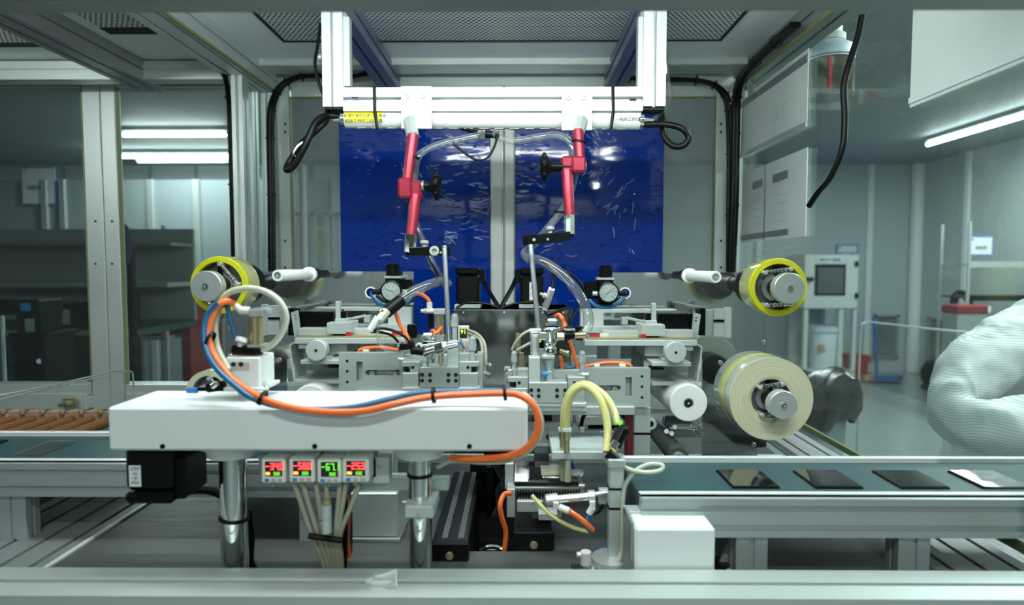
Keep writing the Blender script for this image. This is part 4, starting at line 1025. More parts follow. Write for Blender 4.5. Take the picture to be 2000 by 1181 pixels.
single('air_hose', mb().tube([(862, 640, 1.11), (852, 650, 1.10), (845, 645, 1.11), (838, 655, 1.12)], 3.4), ORANGE, 'short orange hose stub beside the upright brass cylinder', 'hose', 'orange hoses')
t = Thing('pressure_switch', 'small pressure switch with a green 9 behind the left micrometer', 'pressure switch')
t.part('case', mb().bp(894, 637, 915, 667, 1.13, .02), CARD); t.part('screen', mb().bp(898, 642, 912, 660, 1.1295, .0006, 0), LCD)
t.part('digits', text_mb('91', .0105, at(905, 648, 1.128), (1, 0, 0), (0, 0, 1), .0002), LED_Y); t.part('base', mb().bp(893, 665, 916, 690, 1.13, .02), ALU)
t.done()
single('air_hose', mb().tube([(905, 668, 1.11), (908, 680, 1.105), (908, 692, 1.10)], 3.6), ORANGE, 'short orange hose under the small green pressure switch', 'hose', 'orange hoses')
single('air_hose', mb().tube([(898, 664, 1.11), (906, 676, 1.105), (915, 690, 1.10)], 3), BLUEH, 'short blue hose under the small green pressure switch', 'hose', 'short blue hoses')
for i, (dx, lb) in enumerate(((0, 'outer'), (6, 'inner'))):
    single('smoky_hose', mb().tube([(914, 644 + dx, 1.13), (932, 652 + dx, 1.12), (946 - dx, 670, 1.11), (949 - dx, 700, 1.10), (946 - dx, 735, 1.10)], 3), GREYH, '%s of two smoky hoses bending down beside the left head' % lb, 'hose', 'smoky hoses beside the left head')
t = Thing('hose_manifold', 'small chrome manifold block under the smoky hoses', 'manifold')
t.part('block', mb().bp(934, 726, 950, 745, 1.09, .02), SATIN); t.part('knob', mb().cp((950, 729, 1.09), (958, 733, 1.085), 6), CHROME); t.part('stem', mb().vc(942, 726, 712, 1.10, 4), SATIN)
t.part('stud', mb().cp((949, 712, 1.10), (958, 712, 1.09), 3.5), SATIN)
t.done()
# ---- valve of the right head
t = Thing('dispensing_valve', 'upright chrome dispensing valve with stacked rings on the right head', 'valve', 'dispensing valves')
k = t.part('top_block', mb().bp(1066, 622, 1090, 637, 1.05, .03, .004), CHROME)
t.part('flange', mb().vc(1077, 645, 638, 1.065, 20, 19, 28), CHROME, k)
t.part('body', mb().vc(1077, 668, 645, 1.065, 13, 14, 24).bp(1054, 648, 1070, 664, 1.05, .02, .002), CHROME)
t.part('side_port', mb().cp((1088, 657, 1.05), (1102, 657, 1.05), 8, n=8), CREAM)
t.part('lower_ring', mb().vc(1075, 676, 668, 1.06, 10, 12, 24).vc(1075, 690, 676, 1.06, 13, 12, 24), CHROME)
t.part('collar', mb().bp(1058, 693, 1084, 702, 1.05, .025, .002).vc(1072, 697, 688, 1.06, 11), SATIN)
t.part('nozzle', mb().vc(1071, 724, 702, 1.06, 6, 9).vc(1071, 745, 724, 1.06, 8, 8), SATIN)
t.part('blue_knob', mb().cp((1058, 730, 1.05), (1070, 730, 1.05), 5.5), BTNB)
t.part('bracket', mb().bp(1056, 700, 1082, 742, 1.075, .004), MILLW)
t.part('brass_port', mb().cp((1094, 684, 1.06), (1106, 689, 1.055), 5).cp((1106, 689, 1.055), (1111, 691, 1.053), 6, n=6), BRASS)
t.done()
t = Thing('valve_elbow', 'black elbow joining the right thick hose to the chrome valve', 'elbow fitting')
t.part('body', mb().cp((1098, 655, 1.055), (1122, 653, 1.055), 10, 9).vc(1112, 650, 636, 1.055, 9, 6), BLACK); t.part('collar', mb().vc(1112, 645, 641, 1.055, 11, 11), SATIN); t.part('hose_tail', mb().cp((1120, 655, 1.06), (1140, 654, 1.075), 6, 7), BRASS)
t.done()
t = Thing('arm_clamp', 'small chrome clamp holding the right arm rod', 'clamp')
t.part('block', mb().cp((1034, 646, 1.085), (1056, 645, 1.085), 6).bp(1036, 652, 1053, 692, 1.075, .016), CHROME); t.part('sleeve', mb().vc(1045, 694, 655, 1.07, 7), SATIN)
t.done()
single('thin_cable', mb().tube([(1064, 608, 1.14), (1070, 616, 1.10), (1080, 612, 1.08), (1100, 603, 1.08), (1114, 604, 1.075), (1113, 616, 1.06), (1112, 636, 1.055)], 2.6), RUBBER, 'black wire looping from the flow valve to the black elbow', 'wire')
single('thin_cable', mb().tube([(1138, 588, 1.12), (1128, 604, 1.10), (1116, 622, 1.08), (1112, 632, 1.06)], 2.4), RUBBER, 'black wire slanting from the thick right hose to the elbow', 'wire')
single('thin_cable', mb().tube([(1060, 512, 1.14), (1085, 520, 1.13), (1118, 537, 1.12), (1135, 556, 1.12), (1142, 575, 1.12)], 2.6), RUBBER, 'black wire above the thick right hose', 'wire')
single('air_hose', mb().tube([(1084, 614, 1.10), (1094, 616, 1.10), (1101, 628, 1.09), (1104, 640, 1.08)], 4.5), ORANGE, 'orange hose bending over the top of the right valve', 'hose', 'orange hoses')
single('air_hose', mb().tube([(1112, 664, 1.09), (1118, 682, 1.09), (1126, 708, 1.09), (1128, 718, 1.09)], 3.6), ORANGE, 'orange hose straight down below the black elbow', 'hose', 'orange hoses')
single('air_hose', mb().tube([(1094, 694, 1.09), (1097, 708, 1.09), (1098, 720, 1.09)], 3.4), ORANGE, 'short orange hose beside the right valve collar', 'hose', 'orange hoses')
single('air_hose', mb().tube([(1090, 715, 1.10), (1105, 718, 1.10), (1125, 716, 1.10), (1142, 711, 1.10)], 3), BLUEH, 'thin blue hose lying behind the right micrometer', 'hose', 'short blue hoses')
single('air_hose', mb().tube([(1138, 716, 1.10), (1160, 712, 1.10), (1185, 708, 1.10), (1215, 709, 1.10), (1230, 713, 1.10), (1232, 719, 1.105)], 4), ORANGE, 'orange hose lying on the right carrier plate in two clips', 'hose', 'orange hoses')
for px, lb in ((1166, 'left'), (1216, 'right')): single('hose_clip', mb().bp(px - 6, 711, px + 6, 720, 1.09, .014), WHITE, '%s white hose clip on top of the right carrier plate' % lb, 'clip', 'hose clips')
for i, pts in enumerate(([(1037, 644, 1.09), (1022, 652, 1.10), (1008, 667, 1.11), (1000, 683, 1.12)], [(1038, 668, 1.09), (1022, 677, 1.10), (1010, 684, 1.11)])):
    single('smoky_hose', mb().tube(pts, 3), MILKH, ('upper' if i == 0 else 'lower') + ' milky hose beside the right arm clamp', 'hose', 'milky hoses beside the arm clamp')
t = Thing('pressure_switch', 'small yellow lit pressure switch behind the right arm clamp', 'pressure switch')
t.part('case', mb().bp(1044, 656, 1062, 680, 1.13, .02), BLACK); t.part('digits', text_mb('00', .009, at(1052, 665, 1.128), (1, 0, 0), (0, 0, 1), .0002), LED_Y); t.part('base', mb().bp(1044, 680, 1062, 700, 1.13, .02), ALU)
t.done()
for (px, y0, y1, lb) in ((1012, 650, 690, 'left'), (1018, 688, 716, 'front')):
    single('guide_pin', mb().vc(px, y1, y0, 1.16, 5.5), BRASS, '%s olive guide pin beside the right head' % lb, 'guide pin', 'olive guide pins')
t = Thing('knurled_stop', 'chrome knurled stop on the inner edge of the right head', 'stop screw')
t.part('body', mb().bp(987, 722, 999, 742, 1.05, .02), SATIN); t.part('knob', mb().cp((986, 728, 1.05), (993, 722, 1.05), 5), CHROME)
t.done()
# ---- parts under the right head
t = Thing('lower_slide', 'pale slotted slide plate below the right dispensing head', 'slide plate')
t.part('front_plate', mb().bp(1032, 826, 1133, 862, 1.10, .01), MILL); t.part('crossbar', mb().bp(1033, 786, 1146, 803, 1.04, .05), MILLW)
t.part('bolt', mb().screw(1122, 836, 1.10, 9, .006), SATIN); t.part('bolt', mb().screw(1071, 852, 1.10, 5, .004), DARK)
t.part('top_plate', mb().bp(1078, 882, 1192, 897, .97, .13), MILLW); t.part('slot', mb().bp(1085, 873, 1140, 876, 1.03, .012), BLACKM); t.part('rear_plate', mb().bp(1035, 866, 1090, 872, 1.06, .02), MILLW)
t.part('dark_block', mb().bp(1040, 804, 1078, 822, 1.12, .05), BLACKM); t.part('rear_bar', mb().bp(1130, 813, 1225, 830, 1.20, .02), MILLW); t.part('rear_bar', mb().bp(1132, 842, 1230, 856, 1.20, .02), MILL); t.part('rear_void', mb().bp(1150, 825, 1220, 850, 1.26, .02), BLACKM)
t.part('leg', mb().bp(1044, 862, 1072, 940, 1.12, .03), ALUD); t.part('web', mb().bp(1034, 800, 1060, 870, 1.13, .02), ALUD)
t.part('side_rod', mb().vc(1122, 826, 803, 1.12, 4), SATIN)
t.done()
single('cable_duct', mb().bp(1225, 798, 1238, 940, 1.10, .03), DRED, 'dark red strip beside the pale support column of the right head', 'cable duct')
t = Thing('air_fitting', 'white elbow air fitting on the slide plate below the right head', 'air fitting', 'white air fittings')
t.part('stem', mb().vc(1137, 848, 832, 1.09, 5.5), WHITE); t.part('arm', mb().cp((1133, 852, 1.09), (1146, 853, 1.09), 6), WHITE); t.part('screw', mb().cp((1146, 852, 1.09), (1154, 852, 1.09), 3.5), SATIN)
t.done()
single('thin_cable', mb().tube([(1135, 832, 1.09), (1140, 812, 1.10), (1155, 800, 1.12), (1185, 795, 1.14), (1205, 802, 1.14), (1226, 822, 1.13)], 4), RUBBER, 'black hose arching under the right carrier plate', 'hose')
t = Thing('idler_pulley', 'small grey grooved pulley on the pale support column', 'pulley')
c = at(1271, 828, 1.09); t.part('wheel', mb().lathe(c, (0, 1, 0), [(mm(6, 1.09), 0), (mm(11, 1.09), 0), (mm(12, 1.09), .001), (mm(12, 1.09), .012), (mm(6, 1.09), .013)], 28), MILLW); t.part('bearing', mb().lathe(c, (0, 1, 0), [(0, .001), (mm(3, 1.09), .001), (mm(3.2, 1.09), .003), (mm(6, 1.09), .002), (mm(6, 1.09), .02)], 20), BLACKM)
t.done()
single('cable_tie', mb().bp(1236, 845, 1272, 849, 1.083, .002, .0003), RUBBER, 'black cable tie across the pale support column', 'cable tie')
# ---- lower right steel guide roller, spring bracket
p = at(1326, 893, 1.09); rr = mm(20, 1.09); q = at(1268, 828, 1.30)
t = Thing('guide_roller', 'dull steel guide roller lying above the right conveyor edge', 'roller')
t.part('sleeve', mb().lathe(p, (0, 1, 0), [(rr * .7, 0), (rr * .97, 0), (rr, .001), (rr, .20), (rr * .5, .20)], 36), BRUSH); t.part('bearing', mb().lathe(p, (0, 1, 0), [(0, .001), (rr * .4, 0), (rr * .45, .003), (rr * .7, .002), (rr * .7, .01)], 28), SATIN)
t.done()
t = Thing('spring_bracket', 'steel bracket with an upright coil spring under the white roller', 'bracket')
t.part('plate', mb().bp(1318, 838, 1372, 854, 1.15, .10), STEEL); t.part('riser', mb().bp(1300, 812, 1350, 836, 1.22, .006), BRUSH)
for px, d in ((1367, 1.14), (1350, 1.2)):
    co = []; a = at(px, 852, d); b = at(px, 818, d)
    for i in range(90): th = i * .75; co.append(a.lerp(b, i / 89) + Vector((math.cos(th), math.sin(th), 0)) * .0042)
    t.part('spring', mb().tubep(co, .0009, 5, 1), CHROME)
for px, py in ((1302, 842), (1312, 846), (1318, 834)): t.part('nut', mb().cp((px, py, 1.16), (px, py, 1.15), 5), SATIN)
t.part('rod', mb().cp((1308, 836, 1.16), (1368, 833, 1.16), 2.5), SATIN)
t.done()
t = Thing('floor_bracket', 'brushed steel base plate with one dark hole behind the right conveyor', 'base plate')
t.part('plate', mb().box(at(1290, 880, 1.2).x, at(1490, 880, 1.25).x, 1.05, 1.31, ZT + .03, ZT + .036, .001), BRUSH); q = at(1381, 884, 1.12)
t.part('hole', mb().cyl((q.x, 1.115, ZT + .0355), (q.x, 1.115, ZT + .0365), .007), DARK); t.part('riser', mb().box(at(1300, 880, 1.2).x, at(1480, 880, 1.25).x, 1.07, 1.30, ZT, ZT + .03, .001), ALUD)
t.done()
# ================================================================== foreground: white cover on posts, displays, hoses
t = Thing('drive_cover', 'long white sheet metal drive cover standing on two chrome posts', 'machine cover')
a = at(209, 795, .78); b = at(1031, 882, .78)
t.part('cover', mb().box(a.x, b.x, .78, .888, b.z, a.z, .003), PAINT)
for px in (318, 615, 917): t.part('screw', mb().screw(px, 871, .78, 5, .002), BLACKM)
t.done()
zc0 = b.z; zc1 = a.z
def post(px, label, extra):
    t = Thing('chrome_post', label, 'post', 'chrome posts under the white cover')
    x = at(px, 1000, .84).x; r = mm(26, .84) if extra else mm(23, .84)
    t.part('shaft', mb().cyl((x, .84, ZT), (x, .84, zc0), r, n=40), CHROME)
    t.part('flange', mb().lathe((x, .84, zc0), (0, 0, -1), [(0, 0), (.045, 0), (.045, .006), (.034, .012), (.030, .022), (r, .024)], 40), PAINT)
    t.part('foot_ring', mb().lathe((x, .84, ZT), (0, 0, 1), [(r + .012, 0), (r + .012, .01), (r, .012)], 36), BLACKM)
    t.part('strap', mb().lathe((x, .84, at(px, 1013, .84).z if extra else at(px, 928, .84).z), (0.1 if extra else 0, 0, 1), [(r + .0003, 0), (r + .002, 0), (r + .002, .004), (r + .0003, .004)], 36), RUBBER)
    if not extra:
        k = t.part('clamp', mb().bp(789, 988, 847, 1013, .808, .064, .002), MILLW); t.part('clamp_screw', mb().screw(816, 1003, .808, 4, .002), SATIN, k); t.part('side_screw', mb().cp((786, 980, .85), (800, 980, .85), 4), SATIN)
    t.done()
post(457, 'chrome post on the left with a black strap', True); post(821, 'chrome post on the right with a grey clamp block', False)
t = Thing('foreground_motor', 'big black motor with a white label hanging under the white cover', 'motor')
a = at(240, 882, .79); b = at(336, 985, .79)
t.part('housing', mb().box(a.x, b.x, .79, .865, b.z + .016, zc0, .006), BLACKM); t.part('cap', mb().box(a.x - .001, b.x + .001, .789, .866, b.z, b.z + .015, .006), BLACK)
k = t.part('type_label', mb().bp(252, 909, 275, 950, .7892, .0006, 0), SIGNW)
m = mb(); 
for i, s_ in enumerate(('STEP', '3A', '1.8°', 'IP54')): m.grow(text_mb(s_, .0055, at(263.5, 916 + i * 9, .7888), (1, 0, 0), (0, 0, 1), .0001))
t.part('print', m, INK, k); t.part('plug', mb().bp(340, 958, 352, 970, .82, .02), REDP); t.part('rear_shell', mb().bp(336, 890, 362, 976, .80, .06, .004), BLACK)
t.done()
single('motor_cable', mb().tube([(352, 962, .83), (385, 957, .85), (415, 960, .87), (440, 972, .89), (452, 990, .90)], 8), RUBBER, 'thick black cable running from the big motor behind the post', 'cable')
single('motor_cable', mb().tube([(486, 1000, .86), (491, 1050, .87), (490, 1095, .88), (505, 1118, .89), (540, 1130, .90), (580, 1134, .91)], 7), RUBBER, 'black cable dropping beside the left chrome post to the table', 'cable')
# pressure displays
SEG = {'0': 'abcdef', '1': 'bc', '2': 'abged', '3': 'abgcd', '4': 'fgbc', '5': 'afgcd', '6': 'afgecd', '7': 'abc', '8': 'abcdefg', '9': 'abcdfg', '-': 'g'}
def digits(txt, p, h, y):
    m = mb(); wd = h * .5; th = h * .14; x = p.x
    for ch in txt:
        if ch == '.': m.box(x - wd * .2, x - wd * .2 + th, y, y + .0006, p.z, p.z + th, 0); continue
        for s_ in SEG[ch]:
            R_ = {'a': (0, wd, h - th, h), 'g': (0, wd, h / 2 - th / 2, h / 2 + th / 2), 'd': (0, wd, 0, th), 'f': (0, th, h / 2, h), 'b': (wd - th, wd, h / 2, h), 'e': (0, th, 0, h / 2), 'c': (wd - th, wd, 0, h / 2)}[s_]
            m.box(x + R_[0], x + R_[1], y, y + .0006, p.z + R_[2], p.z + R_[3], 0)
        x += wd * 1.34
    return m
for (x0, x1, y0, y1, txt, led, lb, colr) in ((510, 557, 894, 944, '-34.0', LED_R, 'leftmost pressure display with red digits -34.0', 1), (564, 614, 893, 943, '-58.0', LED_R, 'second pressure display from the left with red digits -58.0', 1),
                                   (619, 666, 895, 944, '-67.1', LED_G, 'only pressure display with green digits -67.1', 0), (668, 720, 893, 943, '-25.3', LED_R, 'rightmost pressure display with red digits -25.3', 1)):
    d = .80; t = Thing('pressure_display', lb, 'pressure display', 'row of digital pressure displays')
    k = t.part('case', mb().bp(x0, y0, x1, y1, d, .03, .0022), CARD)
    w_ = x1 - x0
    s_ = t.part('screen', mb().bp(x0 + .16 * w_, y0 + 7, x1 - .13 * w_, y0 + 36, d - .0006, .001, .0002), LCD)
    t.part('digits', digits(txt, at(x0 + .18 * w_, y0 + 23.5, d - .0012), mm(14, d), d - .0012), led, s_)
    t.part('set_value', digits('000', at(x0 + .52 * w_, y0 + 34, d - .0012), mm(6.5, d), d - .0012), LED_G, s_)
    if colr: t.part('output_lamp', mb().bp(x0 + .19 * w_, y0 + 28, x0 + .36 * w_, y0 + 33, d - .0012, .0005, 0), LED_O, s_)
    for i, c in enumerate((BTNB, BTNG, BTNG)):
        t.part('button', mb().bp(x0 + (.14 + .27 * i) * w_, y0 + 40.5, x0 + (.32 + .27 * i) * w_, y0 + 46.5, d - .001, .002, .0003), c, k)
    t.part('port', mb().vc(x0 + w_ * .5, y1 + 4, y1 - 1, d + .015, 5), BRASS)
    t.done()
t = Thing('display_bracket', 'thin alu bracket bar holding the row of pressure displays', 'bracket')
t.part('bar', mb().bp(505, 886, 735, 932, .832, .006), ALUD); t.part('end', mb().bp(718, 893, 760, 944, .832, .02), MILLW)
t.part('arm', mb().bp(692, 936, 876, 958, .87, .02), ALU); t.part('hanger', mb().bp(600, 880, 640, 890, .832, .03), ALUD)
for px in (738, 744): t.part('screw', mb().screw(px, 912, .832, 3, .002), SATIN)
for px in (765, 780, 855, 866): t.part('screw', mb().vc(px, 937, 934, .875, 3), SATIN)
t.done()
for i, (x0, xk, xe) in enumerate(((575, 610, 645), (592, 622, 650), (617, 634, 654), (637, 645, 658), (664, 655, 662), (676, 659, 665), (702, 664, 669))):
    nm = ('first', 'second', 'third', 'fourth', 'fifth', 'sixth', 'seventh')[i]
    single('sensor_hose', mb().tube([(x0, 944, .815), ((x0 * .6 + xk * .4), 985, .815), (xk, 1045, .82), ((xk + xe) / 2, 1090, .83), (xe, 1140, .845)], 5.2), GREYH, '%s smoky hose from the left in the fan below the displays' % nm, 'hose', 'smoky hoses below the displays')
single('hose_comb', mb().cp((603, 1046, .81), (668, 1055, .81), 6), RUBBER, 'black hose tie gathering the smoky hoses', 'cable tie')
t = Thing('inline_filter', 'small white cylindrical inline filter among the smoky hoses', 'filter')
t.part('body', mb().vc(638, 1040, 985, .80, 10), MILLW); t.part('cap', mb().vc(638, 985, 976, .80, 8), BRASS); t.part('side_port', mb().cp((635, 1015, .80), (622, 1019, .795), 5), CHROME); t.part('band', mb().vc(638, 1012, 1008, .80, 10.6), SATIN)
t.done()
single('air_hose', mb().tube([(676, 968, .86), (680, 1000, .86), (678, 1050, .86), (682, 1085, .87)], 5), ORANGE, 'orange red hose standing behind the fan of smoky hoses', 'hose', 'orange hoses')
single('air_hose', mb().tube([(684, 1000, .865), (685, 1040, .865), (684, 1080, .87)], 4), NAVY, 'dark blue hose standing behind the fan of smoky hoses', 'hose', 'short blue hoses')
single('motor_cable', mb().tube([(668, 945, .84), (672, 1000, .84), (671, 1080, .85), (668, 1130, .86)], 8), RUBBER, 'black cable behind the fan of smoky hoses', 'cable')
# steel box behind the right chrome post
t = Thing('sensor_box', 'plain brushed steel box standing on the table behind the displays', 'steel box')
a = at(684, 962, .98); b = at(776, 962, .98); t.part('body', mb().box(a.x, b.x, .98, 1.08, ZT + .006, a.z, .002), ALU); t.part('foot', mb().box(a.x - .004, b.x + .004, .975, 1.085, ZT, ZT + .006, .001), ALUD)
t.done()
# hose ring, valve block and cylinder on the left of the cover
t = Thing('valve_block', 'silver pneumatic valve block with two bolts on the white cover', 'valve block')
t.part('block', mb().bp(441, 697, 508, 765, .82, .05, .002), PAINT); t.part('cut_face', mb().bp(448, 706, 488, 724, .8185, .002, .001), ALU)
for px in (456, 471): t.part('hole', mb().screw(px, 711, .8185, 5, .0012), DARK)
for px in (452, 489): t.part('bolt', mb().vc(px, 698, 691, .84, 7), SATIN)
t.part('side_cap', mb().cp((508, 735, .845), (517, 735, .845), 14), SATIN); t.part('plug', mb().cp((515, 748, .83), (521, 760, .825), 5).vc(516, 760, 752, .83, 6), CHROME); t.part('foot', mb().bp(436, 757, 514, 764, .815, .06, .001), WHITE)
t.done()
t = Thing('valve_cylinder', 'upright brass coloured cylinder with white elbow above the valve block', 'air cylinder', 'small air cylinders')
t.part('barrel', mb().vc(500, 676, 617, .84, 14), BRASS); t.part('head', mb().bp(484, 603, 515, 618, .825, .03, .002), SATIN); t.part('elbow', mb().cp((488, 607, .84), (468, 606, .84), 8).cp((474, 607, .84), (459, 597, .84), 7), WHITE); t.part('flange', mb().bp(482, 674, 518, 682, .825, .03), SATIN)
t.done()
t = Thing('elbow_fitting', 'black elbow fitting lying across the top of the valve block', 'elbow fitting')
t.part('body', mb().cp((455, 683, .83), (500, 684, .83), 10), BLACK); t.part('nut', mb().cp((498, 683, .83), (512, 683, .83), 11, n=6), BLACKM); t.part('ring', mb().ring(at(470, 668, .825), (.2, .4, 1), .0075, .004, .006, 20), WHITE); t.part('stem', mb().vc(471, 682, 668, .83, 7), WHITE)
t.done()
RING = [(507, 683, .83), (530, 674, .83), (549, 652, .83), (559, 620, .83), (547, 590, .83), (520, 570, .83), (488, 563, .83), (458, 567, .83), (440, 578, .83), (428, 600, .83), (420, 640, .825), (425, 680, .82), (446, 722, .81)]
single('ring_hose', mb().tube(RING, 6.5), MILKH, 'milky hose bent in a big ring beside the yellow tape reel', 'hose')
single('cover_hose', mb().tube([(455, 592, .835), (440, 588, .82), (420, 603, .815), (408, 640, .81), (409, 670, .805), (425, 705, .80), (452, 738, .79), (490, 766, .775), (525, 783, .765), (570, 796, .762), (620, 803, .762), (670, 805, .762), (720, 801, .762), (770, 789, .764), (820, 778, .77), (870, 772, .774), (930, 769, .776), (985, 768, .776), (1015, 772, .772), (1040, 790, .768), (1051, 820, .766), (1047, 850, .766), (1028, 875, .768), (995, 890, .775), (950, 895, .79), (905, 895, .80), (880, 893, .81)], 6.5, 12), ORANGE,
       'long orange hose draped over the front of the white cover', 'hose')
single('cover_hose', mb().tube([(443, 592, .832), (452, 630, .83), (462, 664, .828)], 5, 10), BLUEH, 'short blue hose dropping into the white ring of the elbow', 'hose', 'short blue hoses')
single('cover_hose', mb().tube([(425, 590, .81), (405, 615, .808), (398, 650, .803), (405, 690, .795), (425, 722, .787), (455, 750, .777), (488, 775, .770), (530, 790, .768), (580, 798, .768), (640, 799, .768), (700, 793, .77), (760, 779, .775), (810, 768, .785), (860, 764, .79), (930, 763, .79), (990, 763, .785), (1020, 768, .78)], 5.5, 12), BLUEH,
       'long blue hose running along the white cover beside the orange hose', 'hose')
single('cover_hose', mb().tube([(985, 762, .79), (1022, 768, .78), (1046, 792, .776), (1058, 822, .774), (1052, 855, .775), (1030, 882, .78), (990, 900, .79), (940, 903, .80), (885, 900, .815), (855, 912, .83)], 4.5, 10), MILKH, 'milky hose curving round the right end of the white cover', 'hose')
for (px, py, d, lb) in ((411, 660, .803, 'on the ring of hoses'), (513, 775, .768, 'above the left part of the cover'), (847, 772, .776, 'above the middle of the cover'), (986, 767, .78, 'near the right end of the cover')):
    single('cable_tie', mb().lathe(at(px, py, d) - Vector((.002, 0, 0)), (1, 0, -.5 if px < 600 else .1), [(.0085, 0), (.0098, 0), (.0098, .004), (.0085, .004)], 18), RUBBER, 'black cable tie ' + lb, 'cable tie', 'ties on the cover hoses')
t = Thing('elbow_fitting', 'black fitting with a blue collar at the left end of the white cover', 'elbow fitting')
t.part('body', mb().cp((405, 757, .83), (440, 752, .83), 10), BLACK); t.part('knob', mb().cp((414, 755, .815), (424, 748, .815), 6), CHROME); t.part('blue_collar', mb().cp((366, 762, .83), (386, 762, .83), 6), BTNB); t.part('foot', mb().bp(385, 756, 445, 764, .82, .03), BLACKM)
t.done()
# hinge tab on the front rail
t = Thing('latch_tab', 'small tilted steel latch tab on the front rail', 'latch')
a = at(745, 1135, .745)
MM = Matrix.Translation((a.x, .745, ZT + .051)) @ Matrix.Rotation(-.35, 4, 'Y') @ Matrix.Rotation(.5, 4, 'X')
t.part('tab', mb().box(-.02, .02, -.012, .012, -.002, .002, .0005, MM), ALU); t.part('base', mb().box(a.x - .012, a.x + .012, .74, .76, ZT + .05, ZT + .056, .001), ALU)
t.done()
# ================================================================== table top gear in the middle
def module(label, x0, x1, ytop, ybot, df, dr, ribs):
    t = Thing('linear_module', label, 'linear actuator', 'black linear actuators')
    a = at(x0, ybot, df); b = at(x1, ybot, df); h = at((x0 + x1) / 2, ytop, df).z
    k = t.part('housing', mb().box(a.x, b.x, df + .012, dr, ZT, h, .002), BLACKM); t.part('end_plate', mb().box(a.x - .001, b.x + .001, df, df + .012, ZT, h + .001, .002), BLACKM)
    xm = (a.x + b.x) / 2; t.part('end_screw', mb().lathe((xm, df, (ZT + h) / 2 - .004), (0, -1, 0), [(.006, 0), (.006, .002), (.003, .003), (0, .003)], 16), BRASS)
    if ribs:
        for q in (-.013, .011):
            for j in range(4): t.part('cover_rib', mb().box(xm + q + j * .0022, xm + q + j * .0022 + .001, df + .02, dr, h, h + .0012, 0), ALUD, k)
    t.done()
module('long black linear actuator with ribbed cover beside the chrome post', 842, 914, 1062, 1113, .91, 1.24, True)
module('short black linear actuator right of the dark well', 1004, 1081, 1040, 1094, .945, 1.15, False)
t = Thing('camera_unit', 'dark camera lens with a chrome ring sunk in the table well', 'camera')
c = Vector((-.04, 1.0, .74)); t.part('barrel', mb().lathe(c, (0, -.4, 1), [(0, 0), (.02, 0), (.02, .04), (.026, .045), (.026, .06), (.02, .062)], 28), CHROME); t.part('lens', mb().lathe(c + Vector((0, -.02, .055)), (0, -.4, 1), [(.021, 0), (.01, .004), (0, .005)], 24), PCB); t.part('mount', mb().box(-.065, -.015, .97, 1.06, .69, .745, .002), BLACKM)
t.done()
single('air_hose', mb().tube([(1000, 962, .96), (985, 965, .96), (977, 985, .95), (980, 1010, .95), (988, 1040, .955), (984, 1085, .96)], 5), ORANGE, 'orange red hose bending down into the dark well', 'hose', 'orange hoses')
t = Thing('well_frame', 'black wire loom and bracket behind the dark well', 'bracket')
t.part('bracket', mb().bp(918, 905, 990, 922, 1.16, .03), BLACKM); t.part('upright', mb().bp(950, 912, 962, 1010, 1.14, .02), BLACKM); t.part('plate', mb().bp(930, 900, 985, 1000, 1.19, .01), BLACK); t.part('foot', mb().box(-.07, -.01, 1.33, 1.36, ZT, ZT + .1, .001), BLACKM)
for i in range(4): t.part('wire', mb().tube([(960 + i * 8, 905, 1.15), (975 + i * 4, 930, 1.12), (985 - i * 5, 960, 1.10), (960 + i * 5, 1010, 1.08)], 3), RUBBER)
t.done()
# suction table
t = Thing('suction_table', 'dark glass suction table with a comb edge under the right head', 'suction table')
x0, x1 = at(1003, 945, .99).x, at(1133, 945, .99).x; zt = at(1060, 948, .99).z
t.part('plate', mb().box(x0, x1, .99, 1.10, zt, zt + .006, .002), PCB); t.part('bed', mb().box(x0 - .002, x1 + .006, .985, 1.105, zt - .010, zt - .001, .001), ALUD)
m = mb()
for i in range(24): xx = x0 + (x1 - x0) * (i + .5) / 24; m.box(xx - .0012, xx + .0012, .978, .986, zt - .018, zt - .004, 0)
t.part('comb', m, BLACKM); t.part('rail', mb().bp(990, 955, 1006, 1010, .97, .03), ALU); t.part('rail_top', mb().bp(986, 905, 1003, 955, 1.0, .04), MILLW)
t.part('workpiece', mb().box(at(1057, 920, 1.03).x, at(1100, 920, 1.03).x, 1.02, 1.07, zt + .006, zt + .0075, .0003), GREYH)
t.part('bearing_block', mb().bp(1010, 978, 1060, 1000, .97, .06), ALU); t.part('knob', mb().cp((1118, 923, 1.02), (1136, 923, 1.01), 8), WHITE); t.part('side_lug', mb().cp((1130, 948, .985), (1142, 948, .985), 5), SATIN)
t.part('lower_plate', mb().bp(1052, 1003, 1090, 1016, .955, .03), MILLW); t.part('leg', mb().box(x0 + .03, x0 + .06, 1.0, 1.06, ZT, zt - .01, .001), ALUD)
t.done()
# horizontal chrome cylinder
t = Thing('air_cylinder', 'horizontal chrome air cylinder in front of the suction table', 'air cylinder', 'small air cylinders')
t.part('barrel', mb().cp((1085, 975, .93), (1158, 968, .93), 9.5), CHROME); t.part('end_cap', mb().cp((1066, 977, .93), (1090, 974, .93), 12), SATIN); t.part('end_cap', mb().cp((1148, 969, .93), (1162, 968, .93), 12), SATIN); t.part('piston_rod', mb().cp((1160, 965, .93), (1188, 961, .93), 5), SATIN); t.part('lock_nut', mb().cp((1062, 977, .93), (1067, 977, .93), 9, n=6), CHROME)
t.part('mount', mb().bp(1170, 955, 1195, 985, .94, .01), ALU); t.part('rear_fitting', mb().vc(1157, 996, 978, .92, 6), WHITE); t.part('front_fitting', mb().vc(1086, 992, 980, .92, 6).cp((1092, 990, .92), (1112, 998, .915), 7), WHITE); t.part('front_knob', mb().vc(1093, 1008, 1000, .92, 5), BRASS); t.part('rear_knob', mb().cp((1150, 1003, .92), (1158, 990, .92), 7), WHITE)
t.done()
